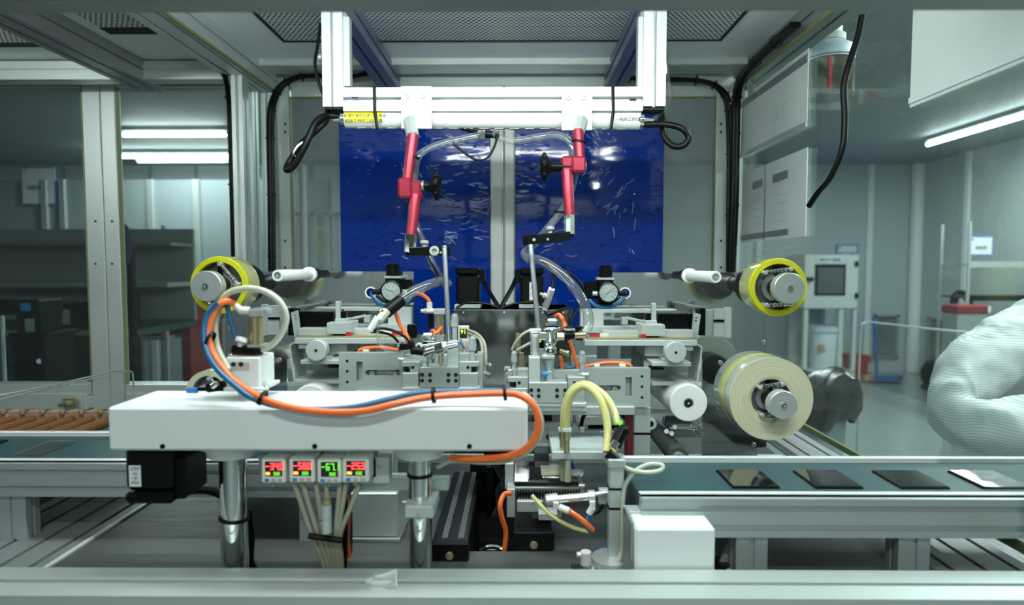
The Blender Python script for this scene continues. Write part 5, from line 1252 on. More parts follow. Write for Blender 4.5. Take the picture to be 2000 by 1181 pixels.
single('air_hose', mb().tube([(1112, 998, .915), (1130, 1010, .915), (1146, 1023, .915), (1158, 1034, .92)], 5.5), ORANGE, 'orange hose slanting down from the horizontal cylinder', 'hose', 'orange hoses')
single('air_hose', mb().tube([(1150, 1006, .92), (1147, 1020, .918), (1150, 1038, .92)], 4.5), BLUEH, 'blue hose below the rear end of the horizontal cylinder', 'hose', 'short blue hoses')
single('smoky_hose', mb().tube([(1040, 968, .96), (1060, 990, .93), (1085, 1012, .92), (1120, 1030, .92), (1150, 1038, .92)], 4), YELH, 'pale hose slanting below the horizontal cylinder', 'hose')
single('thin_cable', mb().tube([(1178, 985, .92), (1168, 1000, .92), (1155, 1004, .92)], 3), RUBBER, 'short black wire at the rod end of the horizontal cylinder', 'wire')
# square pole with round flange, valve on top
t = Thing('sensor_pole', 'square grey pole on a round clear flange in front of the conveyor end', 'pole')
a = at(1204, 1000, .88); t.part('pole', mb().box(a.x - .010, a.x + .010, .88, .90, ZT + .018, at(1204, 912, .88).z, .001), ALU)
t.part('flange', mb().lathe((a.x - .006, .885, ZT), (0, 0, 1), [(.036, 0), (.036, .01), (.03, .012), (.028, .02), (.012, .022), (0, .022)], 40), SATIN)
for i in range(4):
    an = math.pi / 4 + i * math.pi / 2; t.part('flange_screw', mb().cyl((a.x - .006 + math.cos(an) * .032, .885 + math.sin(an) * .032, ZT + .01), (a.x - .006 + math.cos(an) * .032, .885 + math.sin(an) * .032, ZT + .015), .003), CHROME)
for py in (957, 995): t.part('strap', mb().box(a.x - .0112, a.x + .0112, .8788, .9012, at(1204, py, .88).z, at(1204, py, .88).z + .003, 0), RUBBER)
t.part('top_clamp', mb().bp(1188, 898, 1222, 914, .87, .035, .001), SATIN)
t.done()
t = Thing('flow_valve', 'black valve with pale hose ends on top of the square pole', 'flow valve')
t.part('body', mb().cp((1218, 836, .90), (1200, 872, .89), 12).cp((1200, 846, .90), (1228, 838, .90), 10), BLACK); t.part('lower_body', mb().cp((1186, 884, .885), (1214, 906, .88), 11, 9), BLACK); t.part('nut', mb().cp((1205, 862, .89), (1198, 874, .888), 11, n=6), CHROME); t.part('stem', mb().cp((1200, 868, .89), (1196, 892, .885), 7), YELH); t.part('button', mb().cp((1208, 828, .90), (1214, 822, .90), 4), LED_G)
t.done()
single('arch_hose', mb().tube([(1106, 838, .955), (1108, 800, .95), (1116, 770, .945), (1132, 756, .94), (1150, 756, .93), (1172, 780, .92), (1184, 815, .91), (1187, 850, .90), (1184, 882, .888)], 7.5, 12), YELH, 'front one of two pale yellow hose arches beside the white cover', 'hose', 'yellow hose arches')
single('arch_hose', mb().tube([(1100, 836, .975), (1102, 800, .97), (1112, 768, .965), (1130, 752, .96), (1152, 752, .95), (1180, 772, .94), (1198, 800, .93), (1206, 828, .92)], 7, 12), YELH, 'rear one of two pale yellow hose arches beside the white cover', 'hose', 'yellow hose arches')
for (px, d, lb) in ((1107, .955, 'front'), (1099, .98, 'rear')):
    t = Thing('hose_nozzle', 'brass and clear nozzle at the foot of the %s yellow hose arch' % lb, 'nozzle', 'brass nozzles')
    t.part('collar', mb().vc(px, 842, 834, d, 9), WHITE); t.part('barb', mb().vc(px, 860, 842, d, 7, 8), BRASS); t.part('tube', mb().vc(px, 884, 860, d, 6), BRASS); t.part('tip', mb().vc(px + 2, 940, 884, d + .02, 7, 6), GREYH)
    t.done()
single('smoky_hose', mb().tube([(1212, 908, .88), (1235, 918, .87), (1265, 922, .865), (1290, 918, .865), (1293, 908, .868), (1270, 906, .872), (1245, 916, .872), (1228, 935, .875), (1218, 960, .875), (1216, 1020, .872), (1214, 1080, .87), (1196, 1120, .865)], 4.5), MILKH, 'pale hose looping over the belt then down along the square pole', 'hose')
single('smoky_hose', mb().tube([(1222, 1060, .872), (1205, 1095, .868), (1180, 1118, .86), (1165, 1125, .855)], 4), MILKH, 'pale hose curling onto the clear flange of the pole', 'hose')
t = Thing('air_fitting', 'white fitting on a triangular steel foot behind the front rail', 'air fitting', 'white air fittings')
t.part('body', mb().vc(1144, 1102, 1076, .86, 11), WHITE); t.part('side_knob', mb().cp((1126, 1083, .86), (1136, 1083, .86), 6), SATIN); t.part('stem', mb().vc(1147, 1135, 1104, .858, 6, 9), BRASS); q = at(1150, 1130, .86); t.part('foot', mb().box(q.x - .022, q.x + .03, .85, .89, ZT, ZT + .008, .001), STEEL)
t.done()
t = Thing('plug', 'tiny blue plug screw on the table beside the pole flange', 'plug screw'); q = at(1177, 1073, .93)
t.part('head', mb().cp((1172, 1074, .93), (1184, 1071, .935), 4.5), BTNB); t.part('stem', mb().cyl((q.x, .935, ZT), (q.x, .935, q.z), .003), BLACKM); t.done()
# ================================================================== conveyors
ZBELT = CAMZ - .31
def conveyor(label, xa, xb, y0, y1, legs, cat='conveyor'):
    t = Thing('belt_conveyor', label, cat, 'belt conveyors')
    t.part('belt', mb().box(xa, xb, y0 - .004, y1 + .004, ZBELT - .02, ZBELT, .002), BELT)
    rh = .052
    t.part('rear_rail', mb().profile('x', xa, xb, (y1 + .014, ZBELT - .018), .020, .045, (1, 1), .006, .004), ALU)
    t.part('front_rail', mb().profile('x', xa, xb, (y0 - .016, ZBELT - .022), .024, rh, (1, 2), .008, .005), ALUM)
    t.part('front_lip', mb().box(xa, xb, y0 - .012, y0 - .003, ZBELT - .004, ZBELT + .006, .001), ALUW)
    t.part('rear_lip', mb().box(xa, xb, y1 + .003, y1 + .013, ZBELT - .004, ZBELT + .008, .001), ALUW)
    for x in legs:
        t.part('leg', mb().profile('z', ZT if -.86 < x < .74 else 0, ZBELT - .048, (x, y0 - .006), .042, .03, (1, 1), .008, .004), ALUM)
    t.done()
RY0, RY1 = .858, .998
conveyor('teal belt conveyor on the right carrying black glass plates', .165, 1.7, RY0, RY1, (at(1461, 1090, .85).x, at(1773, 1090, .85).x, 1.3))
LY0, LY1 = 1.0, 1.145
conveyor('teal belt conveyor on the left carrying clear glass strips', -1.9, -.27, LY0, LY1, (at(40, 1000, .995).x, -.32, -1.3))
t = Thing('end_cover', 'white box shaped end cover in front of the right conveyor', 'machine cover')
a = at(1241, 1030, .79); b = at(1398, 1030, .79)
t.part('cover', mb().box(a.x, b.x, .79, .838, ZT, a.z, .0035), PAINT); t.part('side_plate', mb().box(a.x - .004, a.x, .80, .855, ZT + .01, a.z + .003, .001), ALUD)
t.part('top_bracket', mb().box(a.x - .004, a.x + .045, .838, .862, a.z - .004, a.z + .002, .001), ALU)
t.done()
# black glass plates on the right belt
names = ('first black glass plate from the left on the right belt', 'second black glass plate from the left on the right belt', 'third black glass plate from the left on the right belt', 'rightmost black glass plate on the right belt')
for i, (x0, x1) in enumerate(((1400, 1484), (1550, 1634), (1704, 1790), (1852, 1938))):
    yb, yf = .955, .882; xa = at(x0, 933, yb).x; w_ = mm(x1 - x0, yb)
    t = Thing('glass_plate', names[i], 'glass plate', 'black glass plates on the right belt')
    t.part('plate', mb().box(xa, xa + w_, yf, yb, ZBELT + .0003, ZBELT + .0035, .0006), PCB); t.part('rim', mb().box(xa - .0012, xa + w_ + .0012, yf - .0012, yb + .0012, ZBELT, ZBELT + .002, .0004), BLACK)
    t.done()
for i, (x0, x1, lb) in enumerate(((100, 155, 'clear glass strip on the left belt beside the white cover'), (-70, 20, 'dark glass strip at the left edge of the left belt'))):
    yb, yf = 1.115, 1.025; xa = at(x0, 875, yb).x
    single('glass_strip', mb().box(xa, xa + mm(x1 - x0, yb), yf, yb, ZBELT, ZBELT + .003, .0005), PLASTG if i == 0 else PCB, lb, 'glass plate', 'glass strips on the left belt')
# tray of ribbed copper rods in the left bay
t = Thing('rod_tray', 'grey tray under the ribbed copper rods in the left bay', 'tray')
zt = CAMZ - .365
t.part('bottom', mb().box(-1.5, -.80, 1.24, 1.50, zt - .006, zt, .001), ALUD); t.part('front_edge', mb().box(-1.5, -.80, 1.235, 1.245, zt - .006, zt + .008, .001), ALU); t.part('rear_edge', mb().box(-1.5, -.80, 1.495, 1.505, zt - .006, zt + .02, .001), ALU)
t.part('leg', mb().box(-1.0, -.96, 1.4, 1.44, 0, zt - .006, .001), ALUD); t.part('leg', mb().box(-1.45, -1.41, 1.4, 1.44, 0, zt - .006, .001), ALUD)
t.done()
rods = []
for i, px in enumerate((180, 143, 105, 66, 27, -12, 216)):
    x = at(px, 812, 1.455).x
    nm = ('third', 'fourth', 'fifth', 'sixth', 'seventh', 'eighth', 'second')[i]
    if i == 0:
        t = Thing('ribbed_rod', nm + ' ribbed copper rod from the right in the left tray', 'ribbed rod', 'ribbed copper rods')
        pr = [(0, 0), (.008, 0)]
        for k in range(44): pr += [(.011, k * .0046 + .0004), (.011, k * .0046 + .0026), (.0085, k * .0046 + .003), (.0085, k * .0046 + .0044)]
        pr += [(0, .205)]
        t.part('coil', mb().lathe((x, 1.25, zt + .0112), (0, 1, 0), pr, 14, False), COPPER); t.part('head', mb().box(x - .012, x + .012, 1.455, 1.475, zt + .002, zt + .032, .002), TAN); t.part('crossbar', mb().box(x - .02, x + .02, 1.46, 1.47, zt + .022, zt + .030, .001), TAN)
        first = t.done(); fx = x
    else: dup(first, (x - fx, 0, 0), nm + ' ribbed copper rod from the right in the left tray')
# ================================================================== cables and papers of the enclosure
def bundle(name, pts, n, spread, rpx, label, group='cable bundles'):
    t = Thing(name, label, 'cable bundle', group); P = [at(*p) for p in pts]
    for i in range(n):
        a = 2 * math.pi * i / n; o = Vector((math.cos(a) * spread, math.sin(a) * spread * .8, math.sin(a) * spread * .5))
        t.part('cable', mb().tubep([p + o for p in P], mm(rpx, pts[0][2]), 8, 6), RUBBER)
    for k in range(1, len(P) - 1):
        d = (P[k + 1] - P[k - 1]).normalized(); t.part('tie', mb().lathe(P[k] - d * .0015, d, [(spread + mm(rpx, 1.9) + .0005, 0), (spread + mm(rpx, 1.9) + .002, 0), (spread + mm(rpx, 1.9) + .002, .003), (spread + mm(rpx, 1.9) + .0005, .003)], 14), BLACK)
    t.done()
bundle('cable_bundle', [(533, 640, 1.90), (531, 500, 1.90), (530, 380, 1.90), (528, 270, 1.90), (530, 215, 1.90), (541, 180, 1.88), (560, 160, 1.88), (590, 149, 1.88), (640, 147, 1.88), (690, 149, 1.88)], 4, .006, 4, 'black cable bundle running down the left back corner post')
bundle('cable_bundle', [(690, 149, 1.87), (715, 142, 1.86), (728, 125, 1.84), (717, 105, 1.80), (700, 80, 1.75), (683, 50, 1.68)], 2, .004, 3.6, 'thin black cable pair running up beside the left ceiling rail')
bundle('cable_bundle', [(1213, 140, 1.86), (1230, 152, 1.87), (1300, 155, 1.88), (1360, 157, 1.88), (1395, 166, 1.88), (1415, 185, 1.89), (1424, 215, 1.89), (1427, 300, 1.89), (1426, 420, 1.89), (1426, 530, 1.89)], 4, .006, 4, 'black cable bundle bending down the right back corner post')
bundle('cable_bundle', [(1428, 530, 1.87), (1434, 400, 1.86), (1437, 260, 1.86), (1439, 190, 1.84), (1448, 155, 1.78), (1475, 120, 1.66), (1515, 82, 1.53), (1553, 48, 1.42)], 5, .007, 4.2, 'thick black cable bundle following the right top rail')
bundle('cable_bundle', [(1245, 70, 1.66), (1233, 95, 1.74), (1222, 118, 1.80), (1213, 140, 1.85)], 2, .004, 3.6, 'short black cable pair under the right ceiling rail')
bundle('cable_bundle', [(395, 88, 1.56), (420, 118, 1.66), (438, 145, 1.75), (446, 190, 1.80), (449, 260, 1.82), (452, 360, 1.82), (456, 520, 1.82)], 3, .0035, 3, 'black cable bundle hanging along the left side post')
single('clear_hose', mb().tube([(1299, 60, 1.33), (1300, 110, 1.335), (1303, 150, 1.34), (1308, 185, 1.34), (1301, 208, 1.335), (1284, 226, 1.33), (1270, 240, 1.33)], 5), CLEARH, 'clear hose hanging beside the right white column', 'hose', 'clear hoses')
single('lamp_cable', mb().tube([(626, 45, 1.34), (620, 90, 1.34), (615, 125, 1.335), (622, 160, 1.335), (634, 190, 1.34)], 3), RUBBER, 'thin black cable hanging beside the left white column', 'cable')
# papers and holders on the right glass wall
def wall_rect(m, y0, y1, z0, z1, x=XR - .006, th=.002): return m.box(x - th, x, y0, y1, z0, z1, .0004)
zz = lambda px, py, x=XR: CAMZ + (at(px, py, 1.0).z - CAMZ) * (x / at(px, py, 1.0).x)
yy = lambda px, x=XR: x / at(px, 520, 1.0).x
t = Thing('paper_holder', 'upper paper sheet in a clear holder on the right glass wall', 'paper holder', 'paper holders on the glass wall')
y0, y1 = yy(1575), yy(1447); z1, z0 = zz(1575, 102), zz(1450, 310)
k = t.part('sheet', wall_rect(mb(), y0, y1, z0, z1), PAPER); t.part('top_strip', wall_rect(mb(), y0, y1, z1 - .03, z1 - .012, XR - .0085), ALUD)
t.part('print', text_mb('自主', .05, (XR - .0086, (y0 + y1) / 2 - .06, (z0 + z1) / 2 - .02), (0, -1, 0), (0, 0, 1), .0002), mat('faint_ink', (0.58, 0.645, 0.61), 0.6), k)
t.part('bottom_strip', wall_rect(mb(), y0, y1, z0, z0 + .012, XR - .0085), ALU); t.done()
t = Thing('paper_holder', 'lower form sheet in a clear holder on the right glass wall', 'paper holder', 'paper holders on the glass wall')
y0, y1 = yy(1578), yy(1452); z1, z0 = zz(1578, 290), zz(1452, 474)
k = t.part('sheet', wall_rect(mb(), y0, y1, z0, z1), PAPER); t.part('margin', wall_rect(mb(), y0, y0 + .045, z0, z1, XR - .0082, .0005), SIGNW, k)
t.part('divider', wall_rect(mb(), (y0 + y1) / 2 + .03, (y0 + y1) / 2 + .036, z0, z1, XR - .0085), ALUD)
for (a, b) in ((y0 + .10, y0 + .19), (y0 + .26, y0 + .33)):
    t.part('clip', wall_rect(mb(), a, b, z1 - .055, z1 - .035, XR - .0085), ALUD)
    for r_ in range(9): t.part('print_line', wall_rect(mb(), a, b, z1 - .09 - r_ * .022, z1 - .0885 - r_ * .022, XR - .0081, .0002), PALEINK, k)
t.part('bottom_strip', wall_rect(mb(), y0 + .09, y1, z0 + .008, z0 + .022, XR - .0085), ALUD); t.done()
y0, y1 = .70, yy(1775); z0 = zz(1775, 215)
t = Thing('paper_holder', 'large pale sheet on the right glass wall close to the front', 'paper holder', 'paper holders on the glass wall')
t.part('sheet', wall_rect(mb(), y0, y1, z0, z0 + .30), PAPER); t.part('bottom_strip', wall_rect(mb(), y0, y1, z0 + .006, z0 + .016, XR - .0085), SIGNW); t.done()
t = Thing('binder_clip', 'chrome binder clip hanging at the top of the right corner post', 'clip'); q = at(1464, 168, 1.80)
t.part('jaw', mb().bp(1457, 160, 1470, 178, 1.80, .012), CHROME); t.part('handle', mb().tube([(1460, 160, 1.80), (1464, 152, 1.80), (1468, 152, 1.80), (1470, 160, 1.80)], 1.6), CHROME); t.part('strip', mb().bp(1455, 176, 1461, 190, 1.803, .002), SIGNW); t.done()
single('power_cable', mb().tube([(1684, 30, 1.20), (1676, 70, 1.20), (1660, 120, 1.20), (1648, 170, 1.20), (1650, 230, 1.20), (1645, 290, 1.20), (1622, 345, 1.22), (1598, 375, 1.25), (1580, 402, 1.28)], 6), RUBBER, 'thick black cable hanging in an S curve before the right glass wall', 'cable')
# bottle on a clear shelf outside the right wall
c = at(1618, 192, 1.64); t = Thing('bottle', 'stepped white capped bottle with a brown mirror body on the right', 'bottle')
t.part('body', mb().lathe(c, (0, 0, 1), [(0, 0), (.054, 0), (.058, .004), (.058, .088), (.056, .09)], 48), mat('brown_bottle', (0.20, 0.18, 0.12), 0.12, 0.6))
t.part('shoulder', mb().lathe(c + Vector((0, 0, .09)), (0, 0, 1), [(.0585, 0), (.0585, .022), (.052, .036), (.036, .046), (.034, .05)], 48), BUCKET)
t.part('cap', mb().lathe(c + Vector((0, 0, .138)), (0, 0, 1), [(.036, 0), (.036, .016), (.028, .018), (.027, .042), (.018, .045), (.017, .056), (0, .056)], 40), WHITE)
t.part('red_stripe', mb().box(c.x - .028, c.x - .020, c.y - .0575, c.y - .05, c.z + .004, c.z + .088, 0), REDP); t.part('ring', mb().lathe(c + Vector((0, 0, .094)), (0, 0, 1), [(.0585, 0), (.0592, 0), (.0592, .002), (.0585, .002)], 40), BLACK)
t.done()
t = Thing('bottle_shelf', 'clear shelf carrying the brown bottle outside the right wall', 'shelf')
t.part('plate', mb().box(XR + .006, c.x + .10, c.y - .09, c.y + .09, c.z - .007, c.z - .0005, .001), PLASTG); t.part('bracket', mb().box(XR + .004, XR + .012, c.y - .09, c.y + .09, c.z - .03, c.z + .01, .001), ALUD); t.part('mat', mb().cyl((c.x, c.y, c.z - .0005), (c.x, c.y, c.z), .05, n=32), BLACKM); t.done()
# ================================================================== room: lamps, right hand background
def lamp(label, a, b, power):
    t = Thing('ceiling_lamp', label, 'ceiling lamp', 'tube lamps on the room ceiling'); a = Vector(a); b = Vector(b)
    t.part('tube', mb().cyl(a, b, .017, n=14), LED_W); up = Vector((0, 0, .03)); w_ = Vector((.03, .03, .02))
    t.part('housing', mb().box(min(a.x, b.x) - .02, max(a.x, b.x) + .02, min(a.y, b.y) - .02, max(a.y, b.y) + .02, a.z + .03, RZ, .004), LOUVM); t.done()
    l = bpy.data.lights.new('ceiling_lamp_light', 'AREA'); l.shape = 'RECTANGLE'; l.size = max(abs(b.x - a.x), .034); l.size_y = max(abs(b.y - a.y), .034)
    l.energy = power * ROOM; l.color = (0.90, 1.0, 0.97)
    o = bpy.data.objects.new('ceiling_lamp_light', l); COL.objects.link(o); o.location = ((a.x + b.x) / 2, (a.y + b.y) / 2, a.z - .019)
lamp('long ceiling tube lamp at the upper right beyond the glass wall', (3.78, 2.6, 2.37), (3.78, 6.0, 2.37), 48)
lamp('nearer ceiling tube lamp seen through the left door', (at(241, 265, 5.5).x, 5.5, 2.37), (at(441, 265, 5.5).x, 5.5, 2.37), 15)
lamp('farther ceiling tube lamp seen through the left doors', (at(190, 307, 6.57).x, 6.57, 2.37), (at(470, 307, 6.57).x, 6.57, 2.37), 15)
lamp('ceiling tube lamp behind the viewer mirrored in the blue film', (-.9, -2.4, 2.37), (.95, -2.4, 2.37), 20)
lamp('added short ceiling tube lamp, out of view, right above the viewer', (-.3, -.6, 2.37), (.3, -.6, 2.37), 11)  # added out of view to light the foreground rails
lamp('added ceiling tube lamp, out of view, over the aisle beside the person', (1.75, .5, 2.37), (1.75, 2.5, 2.37), 40)  # added out of view to brighten the person
lamp('added ceiling tube lamp hidden behind the enclosure back doors', (.6, 3.6, 2.37), (.6, 5.2, 2.37), 22)  # added behind the blue film to light the room beyond
# vacuum oven
d = 6.9; t = Thing('vacuum_oven', 'pale vacuum oven cabinet with a dark window on a stand', 'oven')
t.part('body', mb().bp(1571, 497, 1677, 603, d, .5, .01), OVENP); k = t.part('window', mb().bp(1592, 516, 1652, 577, d - .01, .012, .004), BLACK); t.part('window_glass', mb().bp(1597, 522, 1648, 573, d - .014, .006, .002), mat('oven_glass', (0.10, 0.11, 0.08), 0.1), k)
t.part('handle', mb().bp(1576, 541, 1590, 549, d - .06, .06, .005), BLACKM)
for py in (510, 572): t.part('hinge', mb().bp(1671, py, 1677, py + 10, d - .02, .03), BLACKM)
n_ = t.part('name_plate', mb().bp(1600, 501, 1645, 514, d - .006, .004, .001), SIGNW); t.part('print', text_mb('真空干燥箱', .045, at(1622, 508, d - .008), (1, 0, 0), (0, 0, 1), .0005), INK, n_)
for (a, b) in ((1573, 1581), (1641, 1650), (1669, 1676)): t.part('leg', mb().box(at(a, 600, d).x, at(b, 600, d).x, d + .02, d + .07, 0, at(1600, 603, d).z, .004), OVENP)
t.part('shelf', mb().box(at(1573, 600, d).x, at(1676, 600, d).x, d + .02, d + .45, .10, .12, .004), OVENP); t.part('back_panel', mb().box(at(1573, 600, d).x, at(1640, 600, d).x, d + .40, d + .42, .12, .78, .004), LOUVM)
t.done()
t = Thing('bucket', 'tall white plastic bucket with a lid on the oven stand', 'bucket'); q = at(1608, 720, d + .2); qz = .121
t.part('body', mb().lathe((q.x, d + .2, qz), (0, 0, 1), [(0, 0), (.14, 0), (.17, .41), (.165, .42)], 32), BUCKET); t.part('lid', mb().lathe((q.x, d + .2, qz + .415), (0, 0, 1), [(.15, 0), (.185, 0), (.185, .03), (.175, .03), (.18, .06), (0, .06)], 32), BUCKET); t.part('sticker', mb().box(q.x - .12, q.x - .05, d + .055, d + .075, qz + .2, qz + .28, 0), TAN); t.done()
q = at(1670, 724, 7.3); t = Thing('waste_bin', 'small red square waste bin on the floor', 'bin')
t.part('body', mb().box(q.x - .12, q.x + .10, 7.2, 7.4, 0, .24, .01), REDP); t.part('rim', mb().box(q.x - .13, q.x + .11, 7.19, 7.41, .23, .25, .004), REDP); t.part('foot_pedal', mb().box(q.x + .1, q.x + .16, 7.25, 7.3, .15, .22, .004), REDP); t.done()
t = Thing('dustpan', 'bright blue dustpan with a tall blue handle', 'dustpan'); q = at(1728, 722, 6.9); q.z = 0
t.part('pan', mb().lathe((q.x, 6.9, .01), (0, .2, 1), [(0, 0), (.17, 0), (.19, .06), (.18, .06), (.16, .015), (0, .012)], 28), mat('blue_plastic', (0.01, 0.10, 0.38), 0.4)); t.part('handle', mb().cyl((q.x - .07, 6.92, .05), (q.x - .07, 7.02, .70), .016), MATS['blue_plastic']); t.part('brush', mb().box(q.x - .25, q.x - .02, 6.82, 6.9, .02, .08, .01), TAN); t.done()
def louver(label, place, wid, h, z0, n, axis):
    t = Thing('wall_louver', label, 'louver', 'wall louvers')
    def bx(a, b, z_0, z_1, o0, o1): return mb().box(place[0] + a, place[0] + b, place[1] - o1, place[1] - o0, z_0, z_1, .002) if axis == 'x' else mb().box(place[0] - o1, place[0] - o0, place[1] + a, place[1] + b, z_0, z_1, .002)
    t.part('frame', bx(-wid / 2, wid / 2, z0, z0 + .03, 0, .03), LOUVM); t.part('frame', bx(-wid / 2, wid / 2, z0 + h - .03, z0 + h, 0, .03), LOUVM); t.part('frame', bx(-wid / 2, -wid / 2 + .03, z0, z0 + h, 0, .03), LOUVM); t.part('frame', bx(wid / 2 - .03, wid / 2, z0, z0 + h, 0, .03), LOUVM); t.part('backing', bx(-wid / 2, wid / 2, z0, z0 + h, 0, .004), BLACKM)
    for i in range(n): z_ = z0 + .04 + (h - .08) * i / n; t.part('slat', bx(-wid / 2 + .03, wid / 2 - .03, z_, z_ + (h - .08) / n * .6, .006, .022), LOUVM)
    t.done()
louver('grey wall louver behind the blue dustpan', (at(1729, 650, FARY).x, FARY), .29, .52, .16, 14, 'x')
louver('grey wall louver right of the corner column', (RX, 7.0), .62, .52, .16, 14, 'y')
def sign(label, x0, y0, x1, y1, d, txt):
    t = Thing('wall_sign', label, 'sign', 'blue framed signs'); t.part('frame', mb().bp(x0, y0, x1, y1, d, .012, .002), SIGNB); k = t.part('face', mb().bp(x0 + 2.5, y0 + 2.5, x1 - 2.5, y1 - 2.5, d - .002, .004, 0), SIGNW)
    t.part('header', mb().bp(x0 + 4, y0 + 5, x0 + 10, y0 + 8, d - .003, .002, 0), SIGNB, k); t.part('print', text_mb(txt, mm((x1 - x0) * .16, d), at((x0 + x1) / 2, (y0 + y1) / 2 + 4, d - .004), (1, 0, 0), (0, 0, 1), .0005), INK, k); t.done()
sign('blue framed sign on the far wall behind the oven top', 1634, 477, 1676, 505, FARY - .02, '真空干燥箱')
sign('blue framed sign above the wire shelf at the right', 1893, 461, 1940, 499, 5.5, '待检区')
sign('blue framed sign seen through the far left door', 41, 326, 107, 400, 5.93, '待检验区')
# wire shelf rack on the right
t = Thing('wire_rack', 'chrome wire shelf rack with dark trays at the right wall', 'shelf rack')
xs = (at(1890, 560, 5.4).x, at(1958, 560, 5.4).x + .5); ys = (5.4, 5.75)
for x in xs: 
    for y in ys: t.part('post', mb().cyl((x, y, 0), (x, y, 1.62), .014, n=10), SATIN)
for zi in (1.26, .98, .70):
    t.part('shelf', mb().box(xs[0], xs[1], ys[0], ys[1], zi, zi + .012, .002).box(xs[0], xs[1], ys[0] - .006, ys[0] + .006, zi - .02, zi + .03, .002), BLACKM if zi < 1.2 else SATIN)
t.done()
t = Thing('tool_box', 'red box on the lower shelf of the wire rack', 'box'); t.part('body', mb().bp(1870, 596, 1932, 613, 5.10, .2, .01), DRED); t.part('handle', mb().bp(1925, 598, 1936, 611, 5.11, .15, .004), SIGNW); t.part('stand', mb().box(at(1872, 600, 5.1).x, at(1930, 600, 5.1).x, 5.11, 5.29, 0, at(1900, 613, 5.1).z, .004), LOUVM); t.done()
t = Thing('vacuum_cleaner', 'black vacuum cleaner with orange knobs and a looped hose on the floor', 'vacuum cleaner'); q = at(1836, 715, 6.4)
t.part('body', mb().sphere((q.x, 6.4, .17), .17, 20, 10, (1, 1, 1)), BLACK); t.part('hose', mb().tubep([(q.x + .12, 6.4, .3), (q.x + .12, 6.38, .6), (q.x + .08, 6.35, .92), (q.x + .16, 6.35, .98), (q.x + .24, 6.35, .85), (q.x + .28, 6.35, .4)], .035, 10), BLACK); t.part('pipe', mb().cyl((q.x + .08, 6.30, .85), (q.x + .22, 6.30, .3), .02), SATIN)
for dx, dz in ((-.02, .31), (.05, .36)): t.part('knob', mb().cyl((q.x + dx, 6.26, dz), (q.x + dx, 6.20, dz), .045), ORANGE)
t.part('nozzle', mb().box(q.x - .22, q.x + .05, 6.20, 6.35, .03, .09, .01), BLACK); t.done()
# tall bin with bag
q = at(1562, 760, 2.68); t = Thing('bag_bin', 'grey bin lined with a crumpled black bag behind the film roll', 'bin')
bz = at(1603, 745, 2.6).z; t.part('bin_body', mb().lathe((q.x, 2.68, 0), (0, 0, 1), [(0, 0), (.15, 0), (.185, bz), (.18, bz)], 32), BIN)
m = mb(); o = len(m.v); m.lathe((0, 0, 0), (0, 0, 1), [(.12, -.06), (.16, -.01), (.19, .012), (.215, 0), (.225, -.05), (.22, -.11), (.20, -.165)], 40)
for i in range(len(m.v)): 
    v = m.v[i]; a_ = math.atan2(v[1], v[0]); w_ = 1 + .05 * math.sin(a_ * 7) + .03 * math.sin(a_ * 13 + v[2] * 30); m.v[i] = (q.x + v[0] * w_, 2.68 + v[1] * w_, bz + .01 + v[2] + .02 * math.sin(a_ * 5))
t.part('bag', m, BAG); t.done()
t = Thing('acrylic_edge', 'acrylic door edge built as a bent thin wire in front of the far wall', 'acrylic edge')  # bent wire stands in for the edge of a clear acrylic door
t.part('wire', mb().tube([(1673, 900, 2.9), (1677, 760, 2.9), (1681, 650, 2.9), (1690, 629, 2.9), (1720, 631, 2.9), (1800, 640, 2.9), (1890, 649, 2.9)], 2.0, 8), SATIN); q = at(1673, 900, 2.9); q2 = at(1890, 649, 2.9); t.part('leg', mb().cyl((q.x, 2.9, 0), (q.x, 2.9, q.z), .006), BLACKM); t.part('leg', mb().cyl((q2.x, 2.9, 0), (q2.x, 2.9, q2.z), .006), SATIN); t.done()
single('floor_tape', mb().box(1.9, 2.0, 3.6, 4.6, 0, .001, 0), LABELY, 'yellow marking tape on the grey floor behind the bin', 'floor tape')
# ================================================================== room: left hand background
t = Thing('test_machine', 'black machine with a blue sticker behind the far left door', 'machine'); d = 2.75
t.part('top_arm', mb().bp(-40, 585, 75, 615, d, .16, .008), BLACKM); k = t.part('column', mb().bp(30, 612, 80, 655, d + .02, .14, .006), BLACK); t.part('body', mb().bp(22, 652, 88, 770, d, .2, .008), BLACKM); t.part('ledge', mb().bp(15, 650, 94, 658, d - .02, .2, .003), BLACK); t.part('sticker', mb().bp(40, 592, 59, 607, d - .002, .003, 0), BTNB); t.part('badge', mb().cp((77, 705, d), (77, 705, d - .003), 5), SIGNW)
t.part('shaft', mb().vc(8, 790, 615, d - .02, 6), CHROME); t.part('panel', mb().bp(48, 622, 66, 648, d + .016, .006, .002), LOUVM); t.part('base', mb().box(at(-40, 700, d).x, at(95, 700, d).x, d, d + .3, 0, at(22, 770, d).z, .004), GREEN); t.done()
t = Thing('work_bench', 'dark green work bench with grey shelf behind the left doors', 'work bench'); d = 3.6; x0, x1 = at(-250, 640, d).x, at(265, 640, d).x
t.part('top', mb().box(x0, x1, d, d + .7, .85, .89, .004), GREEN); t.part('front_panel', mb().box(x0, x1, d + .05, d + .08, 0, .85, .004), GREEN); t.part('shelf', mb().box(x0, x1, d + .35, d + .7, 1.12, 1.15, .004), LOUVM); t.part('riser', mb().box(x0, x1, d + .68, d + .7, .89, 1.5, .004), LOUVM); t.part('pale_edge', mb().box(x0, x1, d - .01, d, .86, .885, .002), GREYH); t.part('top_shelf', mb().box(x0, x1, d + .4, d + .7, 1.38, 1.40, .004), ALUD); t.done()
